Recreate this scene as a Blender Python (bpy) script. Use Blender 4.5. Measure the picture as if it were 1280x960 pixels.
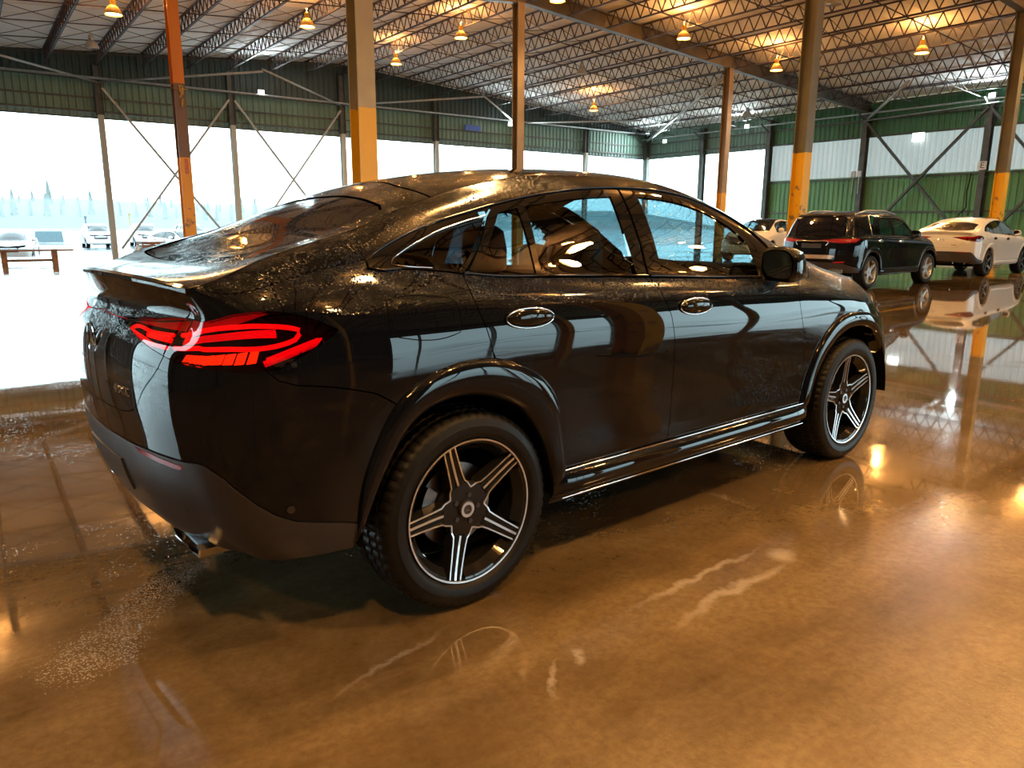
import bpy, bmesh, math, random
import numpy as np
from mathutils import Vector, Matrix, Euler
random.seed(7)
PI = math.pi
for o in list(bpy.data.objects): bpy.data.objects.remove(o, do_unlink=True)
scene = bpy.context.scene
COL = scene.collection

# ------------------------------------------------------------------ camera
F_PX, PITCH, ROLL, HEAD = 930.6154, 0.2120, 0.0052, 0.9450
CAM = (-1.3565, -3.1676, 1.4443)
CAR_YAW, CAR_ROLL = 0.0714, 0.015
fw = Vector((math.cos(HEAD)*math.cos(PITCH), math.sin(HEAD)*math.cos(PITCH), -math.sin(PITCH)))
rt = Vector((math.sin(HEAD), -math.cos(HEAD), 0)); up = rt.cross(fw)
r2 = rt*math.cos(ROLL)+up*math.sin(ROLL); u2 = -rt*math.sin(ROLL)+up*math.cos(ROLL)
cd = bpy.data.cameras.new('camera'); cam = bpy.data.objects.new('camera', cd); COL.objects.link(cam)
cam.matrix_world = Matrix(((r2.x,u2.x,-fw.x,CAM[0]),(r2.y,u2.y,-fw.y,CAM[1]),(r2.z,u2.z,-fw.z,CAM[2]),(0,0,0,1)))
cd.sensor_fit = 'HORIZONTAL'; cd.sensor_width = 36; cd.lens = F_PX*36/1280; cd.clip_end = 2000; cd.clip_start = .05
scene.camera = cam

# ------------------------------------------------------------------ world: bright foggy overcast sky
w = bpy.data.worlds.new('sky'); scene.world = w; w.use_nodes = True
nt = w.node_tree; bg = nt.nodes['Background']
tc = nt.nodes.new('ShaderNodeTexCoord'); sp = nt.nodes.new('ShaderNodeSeparateXYZ'); cr = nt.nodes.new('ShaderNodeValToRGB')
nt.links.new(tc.outputs['Generated'], sp.inputs[0]); nt.links.new(sp.outputs['Z'], cr.inputs[0])
cr.color_ramp.elements[0].position = 0.0; cr.color_ramp.elements[0].color = (.64,.93,1.0,1)
cr.color_ramp.elements[1].position = 0.5; cr.color_ramp.elements[1].color = (.68,.91,1.0,1)
nt.links.new(cr.outputs[0], bg.inputs['Color']); bg.inputs['Strength'].default_value = 3.6
scene.view_settings.view_transform = 'Standard'; scene.view_settings.look = 'None'
scene.view_settings.gamma = 1; scene.view_settings.use_curve_mapping = False
scene.view_settings.exposure = 0.9
scene.cycles.max_bounces = 8; scene.cycles.diffuse_bounces = 4; scene.cycles.glossy_bounces = 5
scene.cycles.transparent_max_bounces = 16; scene.cycles.sample_clamp_indirect = 6.0
scene.cycles.caustics_reflective = False; scene.cycles.caustics_refractive = False
SODIUM_W, LED_W = 800, 200

# ------------------------------------------------------------------ helpers
def put(o, parent=None):
    COL.objects.link(o)
    if parent is not None: o.parent = parent
    return o
def tag(o, label=None, cat=None, group=None, kind=None):
    if label: o['label'] = label
    if cat: o['category'] = cat
    if group: o['group'] = group
    if kind: o['kind'] = kind
    return o
def empty(name, loc=(0,0,0), rz=0, parent=None):
    o = bpy.data.objects.new(name, None); o.location = loc; o.rotation_euler = (0,0,rz); o.empty_display_size = .2
    return put(o, parent)
def copy_tree(o, parent=None, paint=None):
    c = o.copy(); COL.objects.link(c); c.parent = parent
    if parent is None and 'label' in c: pass
    if paint and c.type == 'MESH':
        for sl, s0 in zip(c.material_slots, o.material_slots):
            if s0.material and s0.material.name in paint: sl.link = 'OBJECT'; sl.material = paint[s0.material.name]
    for ch in o.children: copy_tree(ch, c, paint)
    return c
def raw(name, V, Fc, mats, parent=None, normals=None, smooth=False, mi=None):
    me = bpy.data.meshes.new(name)
    me.from_pydata([tuple(map(float, v)) for v in V], [], Fc)
    if not isinstance(mats, (list, tuple)): mats = [mats]
    for m in mats: me.materials.append(m)
    if mi is not None: me.polygons.foreach_set('material_index', mi)
    if smooth or normals is not None: me.polygons.foreach_set('use_smooth', [True]*len(Fc))
    me.update()
    if normals is not None: me.normals_split_custom_set_from_vertices([tuple(map(float, n)) for n in normals])
    return put(bpy.data.objects.new(name, me), parent)
class MB:
    def __init__(s): s.V=[]; s.F=[]; s.mi=[]; s.m=0
    def add(s, V, Fc):
        b=len(s.V); s.V += [tuple(v) for v in V]; s.F += [tuple(b+i for i in f) for f in Fc]; s.mi += [s.m]*len(Fc)
    def box(s, c, d, R=None):
        V=[]
        for x in (-1,1):
            for y in (-1,1):
                for z in (-1,1):
                    v=Vector((x*d[0]/2,y*d[1]/2,z*d[2]/2))
                    if R is not None: v = R@v
                    V.append(v+Vector(c))
        s.add(V, [(0,1,3,2),(4,6,7,5),(0,4,5,1),(2,3,7,6),(0,2,6,4),(1,5,7,3)])
    def frame(s, p, q):
        d=(Vector(q)-Vector(p)); L=d.length; z=d/L
        a=Vector((0,0,1)) if abs(z.z)<.95 else Vector((1,0,0))
        x=z.cross(a).normalized(); y=x.cross(z)
        return x,y,z,L
    def bar(s, p, q, w, h=None):
        h=h or w; x,y,z,L=s.frame(p,q); p=Vector(p); q=Vector(q)
        o=[(-1,-1),(1,-1),(1,1),(-1,1)]
        V=[p+x*a*w/2+y*b*h/2 for a,b in o]+[q+x*a*w/2+y*b*h/2 for a,b in o]
        s.add(V,[(0,1,2,3),(7,6,5,4),(0,4,5,1),(1,5,6,2),(2,6,7,3),(3,7,4,0)])
    def tri(s, p, q, w):      # cheap 3 sided rod
        x,y,z,L=s.frame(p,q); p=Vector(p); q=Vector(q)
        o=[(math.cos(a),math.sin(a)) for a in (.5,2.6,4.7)]
        V=[p+(x*a+y*b)*w/2 for a,b in o]+[q+(x*a+y*b)*w/2 for a,b in o]
        s.add(V,[(0,3,4,1),(1,4,5,2),(2,5,3,0)])
    def tube(s, p, q, r, n=10, r2=None, cap=True):
        r2 = r if r2 is None else r2
        x,y,z,L=s.frame(p,q); p=Vector(p); q=Vector(q)
        V=[p+(x*math.cos(2*PI*i/n)+y*math.sin(2*PI*i/n))*r for i in range(n)]+[q+(x*math.cos(2*PI*i/n)+y*math.sin(2*PI*i/n))*r2 for i in range(n)]
        Fc=[(i,(i+1)%n,n+(i+1)%n,n+i) for i in range(n)]
        if cap: Fc += [tuple(range(n))[::-1], tuple(range(n,2*n))]
        s.add(V,Fc)
    def path(s, P, r, n=8, closed=False):
        P=[Vector(p) for p in P]; N=len(P); V=[]
        for i,p in enumerate(P):
            a=P[(i-1)%N] if (i>0 or closed) else P[0]; b=P[(i+1)%N] if (i<N-1 or closed) else P[-1]
            z=(b-a).normalized(); u=Vector((0,0,1)) if abs(z.z)<.95 else Vector((1,0,0))
            x=z.cross(u).normalized(); y=x.cross(z)
            V += [p+(x*math.cos(2*PI*k/n)+y*math.sin(2*PI*k/n))*r for k in range(n)]
        Fc=[]
        for i in range(N if closed else N-1):
            j=(i+1)%N
            for k in range(n): Fc.append((i*n+k, i*n+(k+1)%n, j*n+(k+1)%n, j*n+k))
        s.add(V,Fc)
    def lathe(s, prof, n=48, c=(0,0,0), axis='Y', a0=0, a1=2*PI):
        # prof list of (r, t): radius, position along the axis
        full = abs(a1-a0-2*PI)<1e-6; m = n if full else n+1; V=[]
        for i in range(m):
            a=a0+(a1-a0)*i/n; ca,sa=math.cos(a),math.sin(a)
            for r,t in prof:
                V.append((c[0]+r*ca,c[1]+t,c[2]+r*sa) if axis=='Y' else (c[0]+r*ca,c[1]+r*sa,c[2]+t))
        k=len(prof); Fc=[]
        for i in range(n):
            j=(i+1)%m
            for q in range(k-1): Fc.append((i*k+q,i*k+q+1,j*k+q+1,j*k+q))
        s.add(V,Fc)
    def prism(s, poly, h, org, ux, uy, uz):
        n=len(poly); org=Vector(org); ux=Vector(ux); uy=Vector(uy); uz=Vector(uz)
        V=[org+ux*a+uy*b for a,b in poly]+[org+ux*a+uy*b+uz*h for a,b in poly]
        s.add(V,[tuple(range(n))[::-1],tuple(range(n,2*n))]+[(i,(i+1)%n,n+(i+1)%n,n+i) for i in range(n)])
    def build(s, name, mats, parent=None, smooth=False, angle=None):
        o=raw(name,s.V,s.F,mats,parent,smooth=smooth or angle is not None,mi=s.mi)
        bm=bmesh.new(); bm.from_mesh(o.data); bmesh.ops.recalc_face_normals(bm,faces=bm.faces); 
        if angle is not None:
            for e in bm.edges:
                if len(e.link_faces)==2 and e.calc_face_angle(0)>angle: e.smooth=False
        bm.to_mesh(o.data); bm.free()
        return o

# ------------------------------------------------------------------ materials
def newmat(name):
    m=bpy.data.materials.new(name); m.use_nodes=True; nt=m.node_tree; return m,nt,nt.nodes['Principled BSDF']
def N(nt,t,**kw):
    n=nt.nodes.new(t)
    for k,v in kw.items():
        if k in n.inputs: n.inputs[k].default_value=v
        else: setattr(n,k,v)
    return n
def ramp(nt,src,stops):
    r=nt.nodes.new('ShaderNodeValToRGB'); e=r.color_ramp.elements
    while len(e)<len(stops): e.new(.5)
    for i,(p,c) in enumerate(stops):
        e[i].position=p; e[i].color=(c,c,c,1) if not isinstance(c,tuple) else (*c,1)
    nt.links.new(src,r.inputs[0]); return r.outputs[0]
def mixc(nt,f,a,b,mode='MIX'):
    n=nt.nodes.new('ShaderNodeMix'); n.data_type='RGBA'; n.blend_type=mode
    for s,v in ((0,f),(6,a),(7,b)):
        if hasattr(v,'is_output'): nt.links.new(v,n.inputs[s])
        else: n.inputs[s].default_value = v if s==0 else (*v,1)
    return n.outputs[2]
def math_(nt,op,a,b=None,clamp=False):
    n=nt.nodes.new('ShaderNodeMath'); n.operation=op; n.use_clamp=clamp
    for i,v in enumerate((a,b)):
        if v is None: continue
        if hasattr(v,'is_output'): nt.links.new(v,n.inputs[i])
        else: n.inputs[i].default_value=v
    return n.outputs[0]
def simple(name,col,rough=.5,metal=0,noise=.12,nscale=6,bump=0,spec=.5,coat=0):
    m,nt,b=newmat(name)
    tc=N(nt,'ShaderNodeTexCoord'); no=N(nt,'ShaderNodeTexNoise',Scale=nscale,Detail=5.0)
    nt.links.new(tc.outputs['Object'],no.inputs['Vector'])
    lo=tuple(c*(1-noise) for c in col); hi=tuple(min(1,c*(1+noise)) for c in col)
    nt.links.new(ramp(nt,no.outputs['Fac'],[(.3,lo),(.7,hi)]),b.inputs['Base Color'])
    b.inputs['Roughness'].default_value=rough; b.inputs['Metallic'].default_value=metal; b.inputs['Specular IOR Level'].default_value=spec
    b.inputs['Coat Weight'].default_value=coat; b.inputs['Coat Roughness'].default_value=.03
    if bump:
        bp=N(nt,'ShaderNodeBump',Strength=bump,Distance=.01); nt.links.new(no.outputs['Fac'],bp.inputs['Height']); nt.links.new(bp.outputs[0],b.inputs['Normal'])
    return m
def emis(name,col,st):
    m,nt,b=newmat(name); b.inputs['Base Color'].default_value=(*col,1); b.inputs['Emission Color'].default_value=(*col,1); b.inputs['Emission Strength'].default_value=st
    return m
def paint(name,col,drops=1.0,rough=.06,metal=0.0,spec=.0,top=0.30):
    """car lacquer with rain beads wherever the surface faces up enough to hold them"""
    m,nt,b=newmat(name)
    b.inputs['Base Color'].default_value=(*col,1); b.inputs['Roughness'].default_value=rough; b.inputs['Metallic'].default_value=metal
    b.inputs['Specular IOR Level'].default_value=spec
    b.inputs['Coat Weight'].default_value=1; b.inputs['Coat Roughness'].default_value=.015; b.inputs['Coat IOR'].default_value=1.42
    if drops:
        tc=N(nt,'ShaderNodeTexCoord'); ge=N(nt,'ShaderNodeNewGeometry'); sx=N(nt,'ShaderNodeSeparateXYZ')
        nt.links.new(ge.outputs['Normal'],sx.inputs[0])
        mask=ramp(nt,sx.outputs['Z'],[(top,.0),(top+.45,1.0)])
        h=None
        for sc,th in ((150,.42),(70,.30)):
            vo=N(nt,'ShaderNodeTexVoronoi',Scale=float(sc),Randomness=1.0); nt.links.new(tc.outputs['Object'],vo.inputs['Vector'])
            no=N(nt,'ShaderNodeTexNoise',Scale=sc*.12); nt.links.new(tc.outputs['Object'],no.inputs['Vector'])
            t=math_(nt,'MULTIPLY',no.outputs['Fac'],th*2)
            d=math_(nt,'SUBTRACT',t,vo.outputs['Distance'],clamp=True)
            d=math_(nt,'MULTIPLY',d,170/sc)
            h=d if h is None else math_(nt,'ADD',h,d)
        h=math_(nt,'MULTIPLY',h,mask)
        nt.links.new(math_(nt,'ADD',.015,math_(nt,'MULTIPLY',mask,FILM*drops)),b.inputs['Coat Roughness'])
        bp=N(nt,'ShaderNodeBump',Strength=drops,Distance=.007); nt.links.new(h,bp.inputs['Height'])
        nt.links.new(bp.outputs[0],b.inputs['Coat Normal']); nt.links.new(bp.outputs[0],b.inputs['Normal'])
    return m
def glass(name,tint,rough=0.0,drops=.0):
    m=bpy.data.materials.new(name); m.use_nodes=True; nt=m.node_tree; nt.nodes.clear()
    out=N(nt,'ShaderNodeOutputMaterial'); tr=N(nt,'ShaderNodeBsdfTransparent'); tr.inputs['Color'].default_value=(*tint,1)
    gl=N(nt,'ShaderNodeBsdfGlossy'); gl.inputs['Roughness'].default_value=rough; gl.inputs['Color'].default_value=(1,1,1,1)
    fr=N(nt,'ShaderNodeFresnel',IOR=1.52); mx=N(nt,'ShaderNodeMixShader')
    ge=N(nt,'ShaderNodeNewGeometry'); nt.links.new(math_(nt,'SUBTRACT',1.52,math_(nt,'MULTIPLY',ge.outputs['Backfacing'],1.52-1/1.52)),fr.inputs['IOR'])
    if drops:
        tc=N(nt,'ShaderNodeTexCoord'); vo=N(nt,'ShaderNodeTexVoronoi',Scale=120.0); nt.links.new(tc.outputs['Object'],vo.inputs['Vector'])
        h=math_(nt,'SUBTRACT',.3,vo.outputs['Distance'],clamp=True)
        bp=N(nt,'ShaderNodeBump',Strength=drops,Distance=.004); nt.links.new(h,bp.inputs['Height']); nt.links.new(bp.outputs[0],gl.inputs['Normal']); nt.links.new(bp.outputs[0],fr.inputs['Normal'])
    nt.links.new(fr.outputs[0],mx.inputs[0]); nt.links.new(tr.outputs[0],mx.inputs[1]); nt.links.new(gl.outputs[0],mx.inputs[2]); nt.links.new(mx.outputs[0],out.inputs[0])
    return m
M={}
FILM=.10
M['black']=paint('black_lacquer',(.0035,.0045,.0085))
M['black_s']=paint('black_lacquer_lower',(.0035,.0045,.0085),drops=.6,top=.5)
M['white']=paint('white_lacquer',(.62,.60,.57),drops=.3,rough=.3)
M['white_s']=paint('white_lacquer_lower',(.62,.60,.57),drops=0,rough=.3)
M['grey']=paint('grey_lacquer',(.10,.10,.105),drops=.4,rough=.25)
M['grey_s']=paint('grey_lacquer_lower',(.10,.10,.105),drops=0,rough=.25)
M['blue']=paint('blue_grey_lacquer',(.10,.17,.22),drops=0,rough=.3)
M['satin']=simple('satin_black_plastic',(.028,.024,.028),.42,noise=.1,nscale=40)
M['gloss']=paint('gloss_black_trim',(.008,.008,.009),drops=0)
M['inner']=simple('black_underseal',(.004,.004,.004),.9,noise=.2,spec=.1)
M['rubber']=simple('tyre_rubber',(.006,.0055,.0055),.5,noise=.35,nscale=30,bump=.1,spec=.25)
M['rimblack']=paint('gloss_black_rim',(.012,.012,.014),drops=0)
M['machined']=simple('machined_aluminium',(.80,.80,.82),.28,metal=1,noise=.05)
M['silver']=simple('silver_rim_metal',(.42,.44,.47),.35,metal=.7,noise=.05)
M['chrome']=simple('chrome',(.75,.75,.77),.06,metal=1,noise=.02)
M['disc']=simple('brake_steel',(.20,.18,.17),.35,metal=1,noise=.3,nscale=20)
M['tint']=glass('privacy_glass',(.02,.025,.03),drops=0)
M['clear']=glass('side_window_glass',(.30,.42,.45),drops=.0)
M['clearwet']=glass('wet_front_window_glass',(.34,.46,.49),drops=.35)
M['opaque_glass']=paint('black_roof_glass',(.004,.005,.007),drops=.0,rough=.02)
M['rearglass']=paint('black_rear_glass',(.004,.005,.010),drops=.10,rough=.03,top=.6)
M['seat']=simple('dark_leather',(.016,.014,.014),.5,noise=.2)
M['lampred']=glass('red_lamp_glass',(.80,.05,.06))
M['lampbox']=emis('backlit_red_housing',(.55,.010,.03),.20)
M['redglow']=emis('lit_red_bar',(1.0,.04,.04),.55)
M['reddim']=emis('dim_red_bar',(.9,.02,.07),.28)
M['amber']=emis('lit_amber_segment',(1.0,.24,.02),1.0)
M['reflector']=simple('red_reflector',(.35,.01,.02),.15,noise=.3,nscale=90)
M['mirror']=simple('mirror_glass',(.8,.85,.86),.03,metal=1,noise=.02)
M['plate']=simple('dark_plate',(.03,.03,.035),.4)
M['headlamp']=simple('headlamp_clear',(.5,.55,.6),.12,metal=.5)

# ------------------------------------------------------------------ car surfaces

def nspline(xs,Y):
    """natural cubic spline; returns callable. Y: n x m"""
    xs=np.asarray(xs,float); Y=np.asarray(Y,float)
    n=len(xs); h=np.diff(xs); A=np.zeros((n,n)); B=np.zeros_like(Y)
    A[0,0]=A[-1,-1]=1
    for i in range(1,n-1):
        A[i,i-1]=h[i-1];A[i,i]=2*(h[i-1]+h[i]);A[i,i+1]=h[i]
        B[i]=6*((Y[i+1]-Y[i])/h[i]-(Y[i]-Y[i-1])/h[i-1])
    M=np.linalg.solve(A,B)
    def f(x):
        x=np.asarray(x,float); i=np.clip(np.searchsorted(xs,x)-1,0,n-2)
        H=h[i][...,None]; a=(xs[i+1]-x)[...,None]/H; b=1-a
        return a*Y[i]+b*Y[i+1]+((a**3-a)*M[i]+(b**3-b)*M[i+1])*H*H/6
    return f
def hspline(xs,Y):
    """C1 hermite with 3 point slopes"""
    xs=np.asarray(xs,float); Y=np.asarray(Y,float); n=len(xs); h=np.diff(xs); d=np.diff(Y,axis=0)/h[:,None]
    m=np.zeros_like(Y); m[0]=d[0]; m[-1]=d[-1]
    for i in range(1,n-1): m[i]=(h[i]*d[i-1]+h[i-1]*d[i])/(h[i-1]+h[i])
    def f(x):
        x=np.asarray(x,float); i=np.clip(np.searchsorted(xs,x)-1,0,n-2)
        H=h[i][...,None]; t=(x-xs[i])[...,None]/H
        return (2*t**3-3*t**2+1)*Y[i]+(t**3-2*t**2+t)*H*m[i]+(3*t**2-2*t**3)*Y[i+1]+(t**3-t**2)*H*m[i+1]
    return f
# knots bottom -> top (12).  side stations given as y,z lists at constant x
Z0=[.24,.34,.45,.62,.80,.95]
Y0=[.895,.945,.968,.968,.978,.986]
def side(x,up,dy=0,z0=Z0,y0=Y0):
    return [(x,y+dy,z) for y,z in zip(y0,z0)]+[(x,y,z) for y,z in up]
def coupe_stations():
    S=[]
    # rear centre .. corner: (s, y-plan, xoffsets)
    xc=[-.82,-.94,-.98,-1.015,-1.03,-1.035,-1.03,-1.012,-.978,-.962,-.99,-1.01]
    zc=[.32,.41,.50,.62,.76,.86,.97,1.06,1.14,1.19,1.25,1.29]
    plan=[(0,0),(.25,.009),(.45,.030),(.60,.062),(.70,.098)]   # y, dx
    s=-1.79; py=0;px=0
    for y,dx in plan:
        d=((y-py)**2+(dx-px)**2)**.5; s+=d; py,px=y,dx
        st=[]
        for k in range(12):
            f=1.0 if k<8 else [1,.97,.94,.92,.90][k-7]
            lip=.11*(y/.76)**2
            w=max(0,(k-7)/4)
            X=xc[k]+dx*(1-w)+lip*w
            zz=zc[k]-.037*(y/.76)**2.4*(w) - (.02*(y/.7)**2*w*(1-w))
            if k==0: X=xc[k]+dx*.6
            st.append((X,y,zz))
        S.append((s,st))
    # corner
    S.append((s+.115,[(-.70,.71,.30),(-.79,.755,.39),(-.845,.78,.48),(-.875,.79,.62),(-.880,.795,.78),(-.880,.797,.90),(-.877,.795,1.0),(-.872,.79,1.07),(-.865,.785,1.13),(-.860,.78,1.175),(-.870,.773,1.22),(-.887,.76,1.253)]))
    S.append((s+.245,[(-.66,.78,.28),(-.74,.83,.37),(-.785,.855,.47),(-.80,.868,.62),(-.80,.872,.79),(-.80,.873,.91),(-.80,.872,1.01),(-.80,.866,1.09),(-.80,.856,1.155),(-.80,.836,1.205),(-.80,.805,1.25),(-.80,.762,1.28)]))
    S.append((-.65,[(-.60,.85,.26),(-.62,.90,.36),(-.64,.925,.46),(-.65,.937,.62),(-.65,.942,.80),(-.65,.944,.93),(-.65,.94,1.04),(-.65,.927,1.13),(-.65,.905,1.205),(-.65,.868,1.268),(-.65,.818,1.315),(-.65,.762,1.339)]))
    S.append((-.50,[(-.50,.875,.25),(-.50,.925,.35),(-.50,.95,.455),(-.50,.96,.62),(-.50,.968,.80),(-.50,.97,.94),(-.50,.965,1.06),(-.50,.945,1.155),(-.50,.912,1.24),(-.50,.868,1.31),(-.50,.817,1.36),(-.50,.758,1.382)]))
    S.append((-.35,side(-.35,[(.975,1.08),(.948,1.18),(.902,1.275),(.856,1.345),(.795,1.395),(.733,1.417)],-.002)))
    S.append((-.1,side(-.1,[(.979,1.08),(.948,1.19),(.893,1.29),(.832,1.385),(.748,1.465),(.682,1.503)],0)))
    S.append((.2,side(.2,[(.98,1.08),(.95,1.18),(.886,1.262),(.81,1.39),(.72,1.51),(.628,1.583)])))
    S.append((.5,side(.5,[(.98,1.075),(.95,1.17),(.884,1.25),(.80,1.41),(.70,1.55),(.598,1.640)])))
    S.append((1.0,side(1.0,[(.978,1.07),(.95,1.155),(.884,1.23),(.795,1.42),(.685,1.585),(.583,1.665)])))
    S.append((1.6,side(1.6,[(.975,1.06),(.95,1.135),(.882,1.20),(.795,1.385),(.695,1.545),(.60,1.620)])))
    S.append((2.0,side(2.0,[(.975,1.05),(.95,1.12),(.88,1.183),(.81,1.32),(.725,1.43),(.635,1.502)])))
    S.append((2.3,side(2.3,[(.977,1.04),(.952,1.105),(.888,1.165),(.83,1.25),(.76,1.32),(.68,1.38)])))
    S.append((2.6,side(2.6,[(.98,1.02),(.957,1.075),(.905,1.125),(.855,1.175),(.80,1.225),(.735,1.262)])))
    S.append((2.85,side(2.85,[(.98,.99),(.96,1.04),(.918,1.08),(.87,1.12),(.825,1.155),(.768,1.185)],-.002,Z0[:4]+[.79,.92])))
    S.append((3.1,side(3.1,[(.972,.95),(.953,.995),(.918,1.04),(.875,1.08),(.825,1.115),(.768,1.137)],-.006,Z0[:4]+[.77,.88])))
    fr=lambda x,y,z11,y11,x11: [(x-.10,y-.07,.24),(x-.03,y-.02,.34),(x,y,.45),(x,y,.60),(x-.005,y,.72),(x-.012,y-.004,.80)]+[(x-.012+(x11-x+.012)*t**1.4,y-.004+(y11-y+.004)*t**1.6,.80+(z11-.80)*t**.8) for t in(.17,.34,.51,.68,.84,1.0)]
    S.append((3.3,fr(3.3,.947,1.075,.765,3.29)))
    S.append((3.46,fr(3.46,.895,1.0,.73,3.43)))
    S.append((3.62,fr(3.60,.80,.95,.66,3.54)))
    S.append((3.80,fr(3.71,.65,.92,.53,3.64)))
    S.append((4.05,fr(3.79,.40,.91,.33,3.71)))
    S.append((4.45,fr(3.82,0,.905,0,3.74)))
    return S
def mkA(S):
    ss=[a for a,_ in S]; P=[np.array(b,float) for _,b in S]
    m=np.array([1,-1,1])
    pre=[(2*ss[0]-ss[i],P[i]*m) for i in (3,2,1)]
    post=[(2*ss[-1]-ss[-1-i],P[-1-i]*m) for i in (1,2,3)]
    al=pre+list(zip(ss,P))+post
    xs=[a for a,_ in al]; Y=np.array([b for _,b in al]); K=Y.shape[1]
    f=hspline(xs,Y.reshape(len(xs),-1))
    kv=np.arange(K,dtype=float)
    def A(s,v):
        s=np.asarray(s,float).ravel(); v=np.asarray(v,float).ravel()
        Q=f(s).reshape(-1,K,3)
        # per-row spline in v (uniform knots) : catmull/natural matrix
        i=np.clip(np.floor(v).astype(int),0,K-2); t=(v-i)[:,None]
        M=Q.copy(); M[:,1:-1]=(Q[:,2:]-Q[:,:-2])/2; M[:,0]=Q[:,1]-Q[:,0]; M[:,-1]=Q[:,-1]-Q[:,-2]
        r=np.arange(len(s))
        return (2*t**3-3*t**2+1)*Q[r,i]+(t**3-2*t**2+t)*M[r,i]+(3*t**2-2*t**3)*Q[r,i+1]+(t**3-t**2)*M[r,i+1]
    A.range=(ss[0],ss[-1]); A.K=K
    return A
def mkB(A,zcx,kk=.11,p=2.4,tail=-1.01):
    zf=hspline([a for a,_ in zcx],[[b] for _,b in zcx])
    # R(x) from top knots of A
    s=np.linspace(A.range[0],A.range[1],1500); R=A(s,np.full_like(s,A.K-1))
    # keep the part x>= corner
    i0=np.argmin(np.abs(s-(-.98))) if tail==-1.01 else 0
    R=R[i0:]; R=R[np.argsort(R[:,0])]
    def B(t,w):
        t=np.asarray(t,float).ravel(); w=np.asarray(w,float).ravel()
        k=kk*np.clip((-.6-t)/(.4),0,1)**1.5
        X1=t+k; yR=np.interp(X1,R[:,0],R[:,1]); zR=np.interp(X1,R[:,0],R[:,2]); zc=zf(t)[:,0]
        # front pinch
        a=np.abs(w)
        X=t+k*w*w-.10*np.clip((t-3.0)/.8,0,1)*w*w
        return np.stack([X,w*yR,zc-(zc-zR)*a**p],1)
    B.trange=(tail,3.74)
    return B
ZC=[(-1.01,1.29),(-.85,1.288),(-.74,1.296),(-.62,1.334),(-.43,1.42),(-.13,1.55),(.06,1.616),(.3,1.668),(.58,1.703),(.98,1.726),(1.3,1.728),(1.6,1.712),(1.82,1.688),(2.1,1.625),(2.5,1.437),(2.88,1.215),(3.0,1.185),(3.2,1.175),(3.5,1.11),(3.65,1.0),(3.74,.905)]

# ------------------------------------------------------------------ panel cutter: a polygon of the (u,v) domain laid on a surface
def resample(poly, step):
    out=[]; n=len(poly)
    for i in range(n):
        a=np.array(poly[i],float); b=np.array(poly[(i+1)%n],float); d=b-a
        k=max(1,int(max(abs(d[0])/step[0],abs(d[1])/step[1])+.999))
        for j in range(k): out.append(tuple(a+d*j/k))
    return out
def rounded(poly, keep=(), it=1, f=.25):
    """corner cutting; indices in keep stay sharp"""
    P=[(p,(i in keep)) for i,p in enumerate(poly)]
    for _ in range(it):
        Q=[]; n=len(P)
        for i in range(n):
            (p,k)=P[i]; a=P[(i-1)%n][0]; b=P[(i+1)%n][0]
            if k: Q.append((p,True)); continue
            Q.append(((p[0]+(a[0]-p[0])*f,p[1]+(a[1]-p[1])*f),False)); Q.append(((p[0]+(b[0]-p[0])*f,p[1]+(b[1]-p[1])*f),False))
        P=Q
    return [p for p,_ in P]
def pip(poly, X, Y):
    ins=np.zeros(X.shape,bool); n=len(poly)
    for i in range(n):
        x1,y1=poly[i]; x2,y2=poly[(i+1)%n]
        if y1==y2: continue
        c=((y1>Y)!=(y2>Y))&(X<(x2-x1)*(Y-y1)/(y2-y1)+x1); ins^=c
    return ins
def clip_rect(P,x0,x1,y0,y1):
    for ax,val,sg in ((0,x0,1),(0,x1,-1),(1,y0,1),(1,y1,-1)):
        if not P: break
        Q=[]; 
        for i in range(len(P)):
            a=P[i-1]; b=P[i]; da=(a[ax]-val)*sg; db=(b[ax]-val)*sg
            if (da>=0)!=(db>=0):
                t=da/(da-db); c=[a[0]+(b[0]-a[0])*t,a[1]+(b[1]-a[1])*t]; c[ax]=val; Q.append(tuple(c))
            if db>=0: Q.append(b)
        P=Q
    return P
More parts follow.
